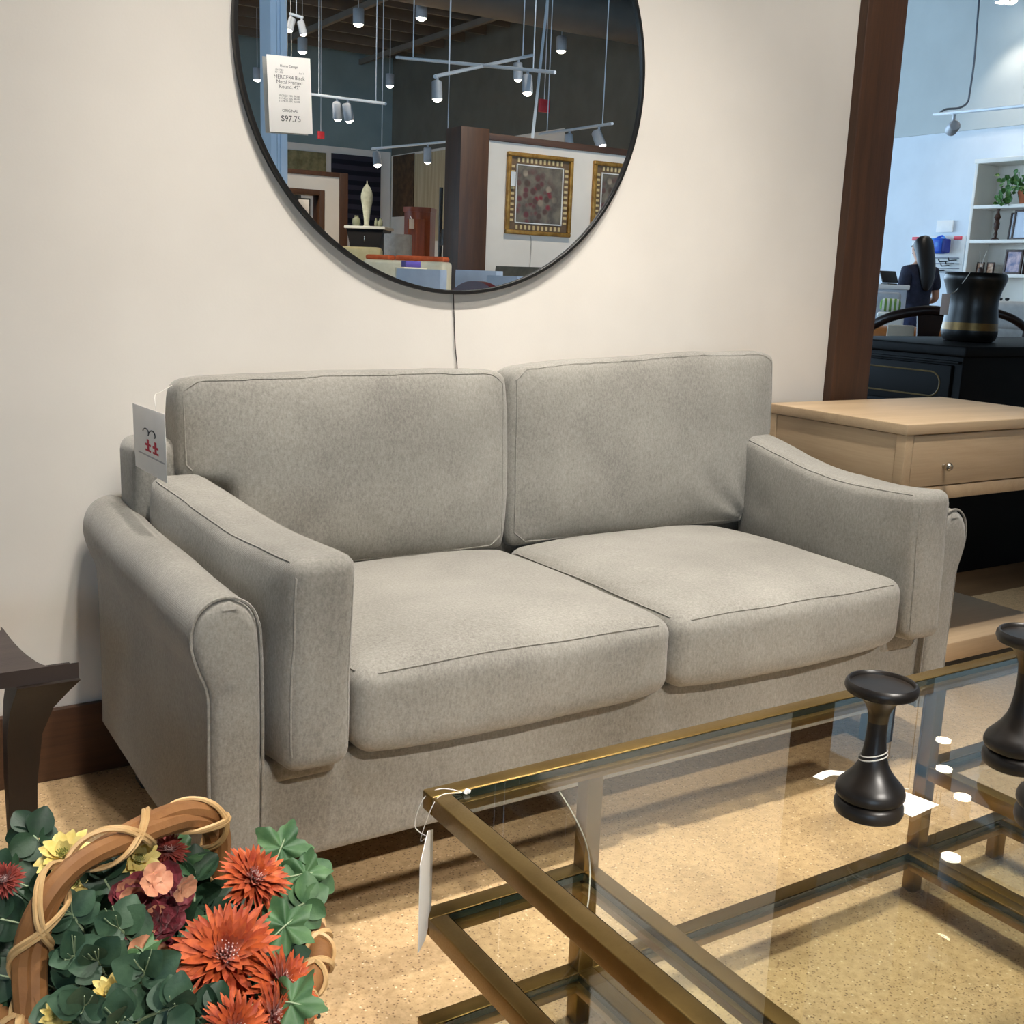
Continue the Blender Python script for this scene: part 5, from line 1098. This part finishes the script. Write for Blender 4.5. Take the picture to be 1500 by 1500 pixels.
# yellow-cream bench, orange bolsters on a cream sofa, purple box
D = 10.2; p = stand_at(528, D); z1 = zmir(528, 362, D); t = T('cream_sofa', 'pale yellow sofa back below the black console in the mirror', 'sofa', M=Matrix.Translation(p) @ Matrix.Rotation(face_mirror(p), 4, 'Z')); w = pw_(62, D)
M_CR = pm('cream_fabric', (226, 206, 150), (236, 218, 168), 20, .9); B().rbox((0, 0, z1 * .5 + .05), (w, .16, z1 - .1), .04, 4).obj('backrest', M_CR, t, world=False); B().rbox((0, .3, .35), (w, .55, .3), .05, 4).obj('seat', M_CR, t, world=False)
for x in (-w * .4, w * .4): B().box2((x - .025, -.03, 0), (x + .025, .03, .11), .004).obj('foot', M_BLACK, t, world=False)
D = 9.3; p = stand_at(596, D); z1 = zmir(596, 382, D); t = T('cream_settee', 'cream settee back carrying orange bolsters in the mirror', 'settee', M=Matrix.Translation(p) @ Matrix.Rotation(face_mirror(p), 4, 'Z')); w = pw_(128, D)
M_IV = pm('ivory_fabric', (236, 226, 196), (244, 236, 210), 20, .9); B().rbox((0, 0, z1 * .5 + .05), (w, .2, z1 - .1), .03, 4).obj('backrest', M_IV, t, world=False); B().rbox((0, .34, .35), (w, .6, .3), .05, 4).obj('seat', M_IV, t, world=False)
for x in (-w * .4, w * .4): B().box2((x - .03, -.03, 0), (x + .03, .03, .11), .004).obj('foot', M_BLACK, t, world=False)
M_ORG = pm('orange_fabric', (196, 84, 40), (212, 104, 58), 20, .85)
for (u, l, lab) in ((-.18, .60, 'long orange bolster on the cream settee, left of two in the mirror'), (.33, .30, 'short orange bolster on the cream settee beside the dark post')):
    M2 = Matrix.Translation((p.x, p.y, z1 + .020)) @ Matrix.Rotation(face_mirror(p), 4, 'Z'); L = w * l; tag(B().rbox((-u * w * -1, 0, 0), (L, .15, .042), .02, 4, M=M2).obj('bolster', M_ORG), lab, 'bolster', 'orange bolsters on the cream settee')
q = mp(602, 387, 8.6); t = T('purple_box', 'purple box on a small stand before the cream settee in the mirror', 'box', (q.x, q.y, 0)); B().rbox(q, (.13, .08, pw_(9, 8.6)), .004, 2).obj('carton', pm('purple_card', (64, 52, 132), (80, 66, 150), 9, .5), t); B().box2((q.x - .1, q.y - .08, 0), (q.x + .1, q.y + .08, q.z - pw_(4.5, 8.6)), .005).obj('stand', M_IV, t)
# pale blue-white dining chairs, olive sofa, maroon chair
M_PB = pm('pale_blue_leather', (186, 200, 220), (198, 212, 230), 9, .5)
tub(574, 650, 394, 7.5, M_PB, 'pale blue high-backed chair left of the gap at the bottom of the mirror', 'dining_chair', .02, 'pale blue chairs'); tub(660, 732, 396, 7.5, M_PB, 'pale blue high-backed chair right of the gap at the bottom of the mirror', 'dining_chair', .02, 'pale blue chairs'); tub(705, 765, 404, 6.8, M_PB, 'pale blue high-backed chair lowest right, behind the maroon chair', 'dining_chair', .02, 'pale blue chairs')
tub(716, 830, 391, 8.6, pm('olive_fabric', (82, 80, 72), (98, 96, 86), 20, .9), 'olive grey sofa back under the framed pictures in the mirror', 'olive_sofa', .03)
D = 6.25; p = stand_at(705, D); z1 = zmir(705, 412, D); t = T('maroon_chair', 'maroon round-backed chair at the very bottom of the mirror', 'chair', M=Matrix.Translation(p) @ Matrix.Rotation(face_mirror(p), 4, 'Z')); w = pw_(90, D); M_MR = pm('maroon_leather', (86, 14, 28), (104, 22, 38), 9, .4)
prof = [(-w / 2 + w * i / 20, z1 - .055 * (abs(-1 + i / 10) ** 2.2)) for i in range(21)] + [(w / 2 * .8, .45), (-w / 2 * .8, .45)]
B().prism(prof, .06, Matrix.Rotation(PI / 2, 4, 'X')).obj('backrest', M_MR, t, world=False); B().rbox((0, .2, .43), (w * .9, .45, .1), .04, 4).obj('seat', M_MR, t, world=False)
for x in (-w * .36, w * .36):
    for y in (.04, .38): B().box2((x - .018, y - .018, 0), (x + .018, y + .018, .39), .003).obj('leg', M_BLACK, t, world=False)
# red hanging signs
for (px, py, D, s, lab) in ((797, 155, 14, 17, 'red sign hanging on a wire right of the crossed tracks in the mirror'), (470, 198, 18, 10, 'small red sign hanging on a wire near the price tag in the mirror')):
    q = mp(px, py, D); t = T('hanging_sign', lab, 'sign', (q.x, q.y, ZC), 0, 'red hanging signs'); h = pw_(s, D)
    B().rbox((q.x, q.y, q.z), (h, .05, h * 1.05), .006, 2).obj('panel', pm('red_sign', (178, 40, 48), (196, 54, 60), 9, .5), t); B().tube([(q.x, q.y, q.z + h / 2), (q.x, q.y, ZC - .001)], .006, 5).obj('wire', M_RAIL, t)
# ------------------------------------------------------------------ light
W = bpy.data.worlds.new('daylight'); SC.world = W; W.use_nodes = True; W.node_tree.nodes['Background'].inputs[0].default_value = (.56, .78, 1, 1); W.node_tree.nodes['Background'].inputs[1].default_value = 7.6
def portal(loc, rot, sx, sy):
    d = bpy.data.lights.new('window_portal', 'AREA'); d.shape = 'RECTANGLE'; d.size = sx; d.size_y = sy; d.cycles.is_portal = True; o = bpy.data.objects.new('window_portal', d); COL.objects.link(o); o.location = loc; o.rotation_euler = rot
for w in WINW: portal((XW - .15, (w[0] + w[1]) / 2, (w[2] + w[3]) / 2), (0, -PI / 2, 0), w[3] - w[2], w[1] - w[0])
n = WINN[0]; portal(((n[0] + n[1]) / 2, YN + .15, (n[2] + n[3]) / 2), (-PI / 2, 0, 0), n[1] - n[0], n[3] - n[2])
KEY = [((1.1, -1.2, 3.6), (1.1, -.6, .5), 300, 56), ((1.95, -1.2, 3.6), (1.95, -.65, .5), 300, 56), ((1.5, -2.2, 3.6), (1.5, 0, 1.05), 105, 38), ((2.5, -2.0, 3.6), (2.4, 0, 1.25), 70, 42), ((2.8, -1.0, 3.6), (2.6, -.4, .6), 105, 60), ((1.5, -2.4, 3.6), (1.5, -1.6, .2), 55, 66), ((.8, -2.2, 3.6), (.5, -1.25, .3), 125, 55), ((.72, -1.05, 3.6), (-.1, 0, .8), 185, 54)]
for (l, t_, w, a) in KEY: spot(l, t_, w, a, .8, (1, .945, .87))
for x in (.75, 1.45, 2.15): spot((x - .1, -4.6, 3.4), (x, -.9, -.15), 500, 19, .9, (1, .94, .86))  # unseen fill spots added to brighten the sofa base and front
spot((3.7, -2.3, 3.9), (3.7, -4.0, 1.0), 160, 60, .6)
for (x, y) in ((5.4, -4.0), (4.6, -8.0), (6.5, -11)): spot((x, y, 4.2), (x, y - 1.2, 1), 300, 85)
vs_ = SC.view_settings; vs_.view_transform = 'Standard'; vs_.look = 'None'; vs_.exposure = 0.06; vs_.gamma = 1; vs_.use_curve_mapping = False
SC.cycles.use_denoising = True; SC.cycles.max_bounces = 10; SC.cycles.diffuse_bounces = 5; SC.cycles.glossy_bounces = 6; SC.cycles.transparent_max_bounces = 24; SC.cycles.sample_clamp_indirect = 6
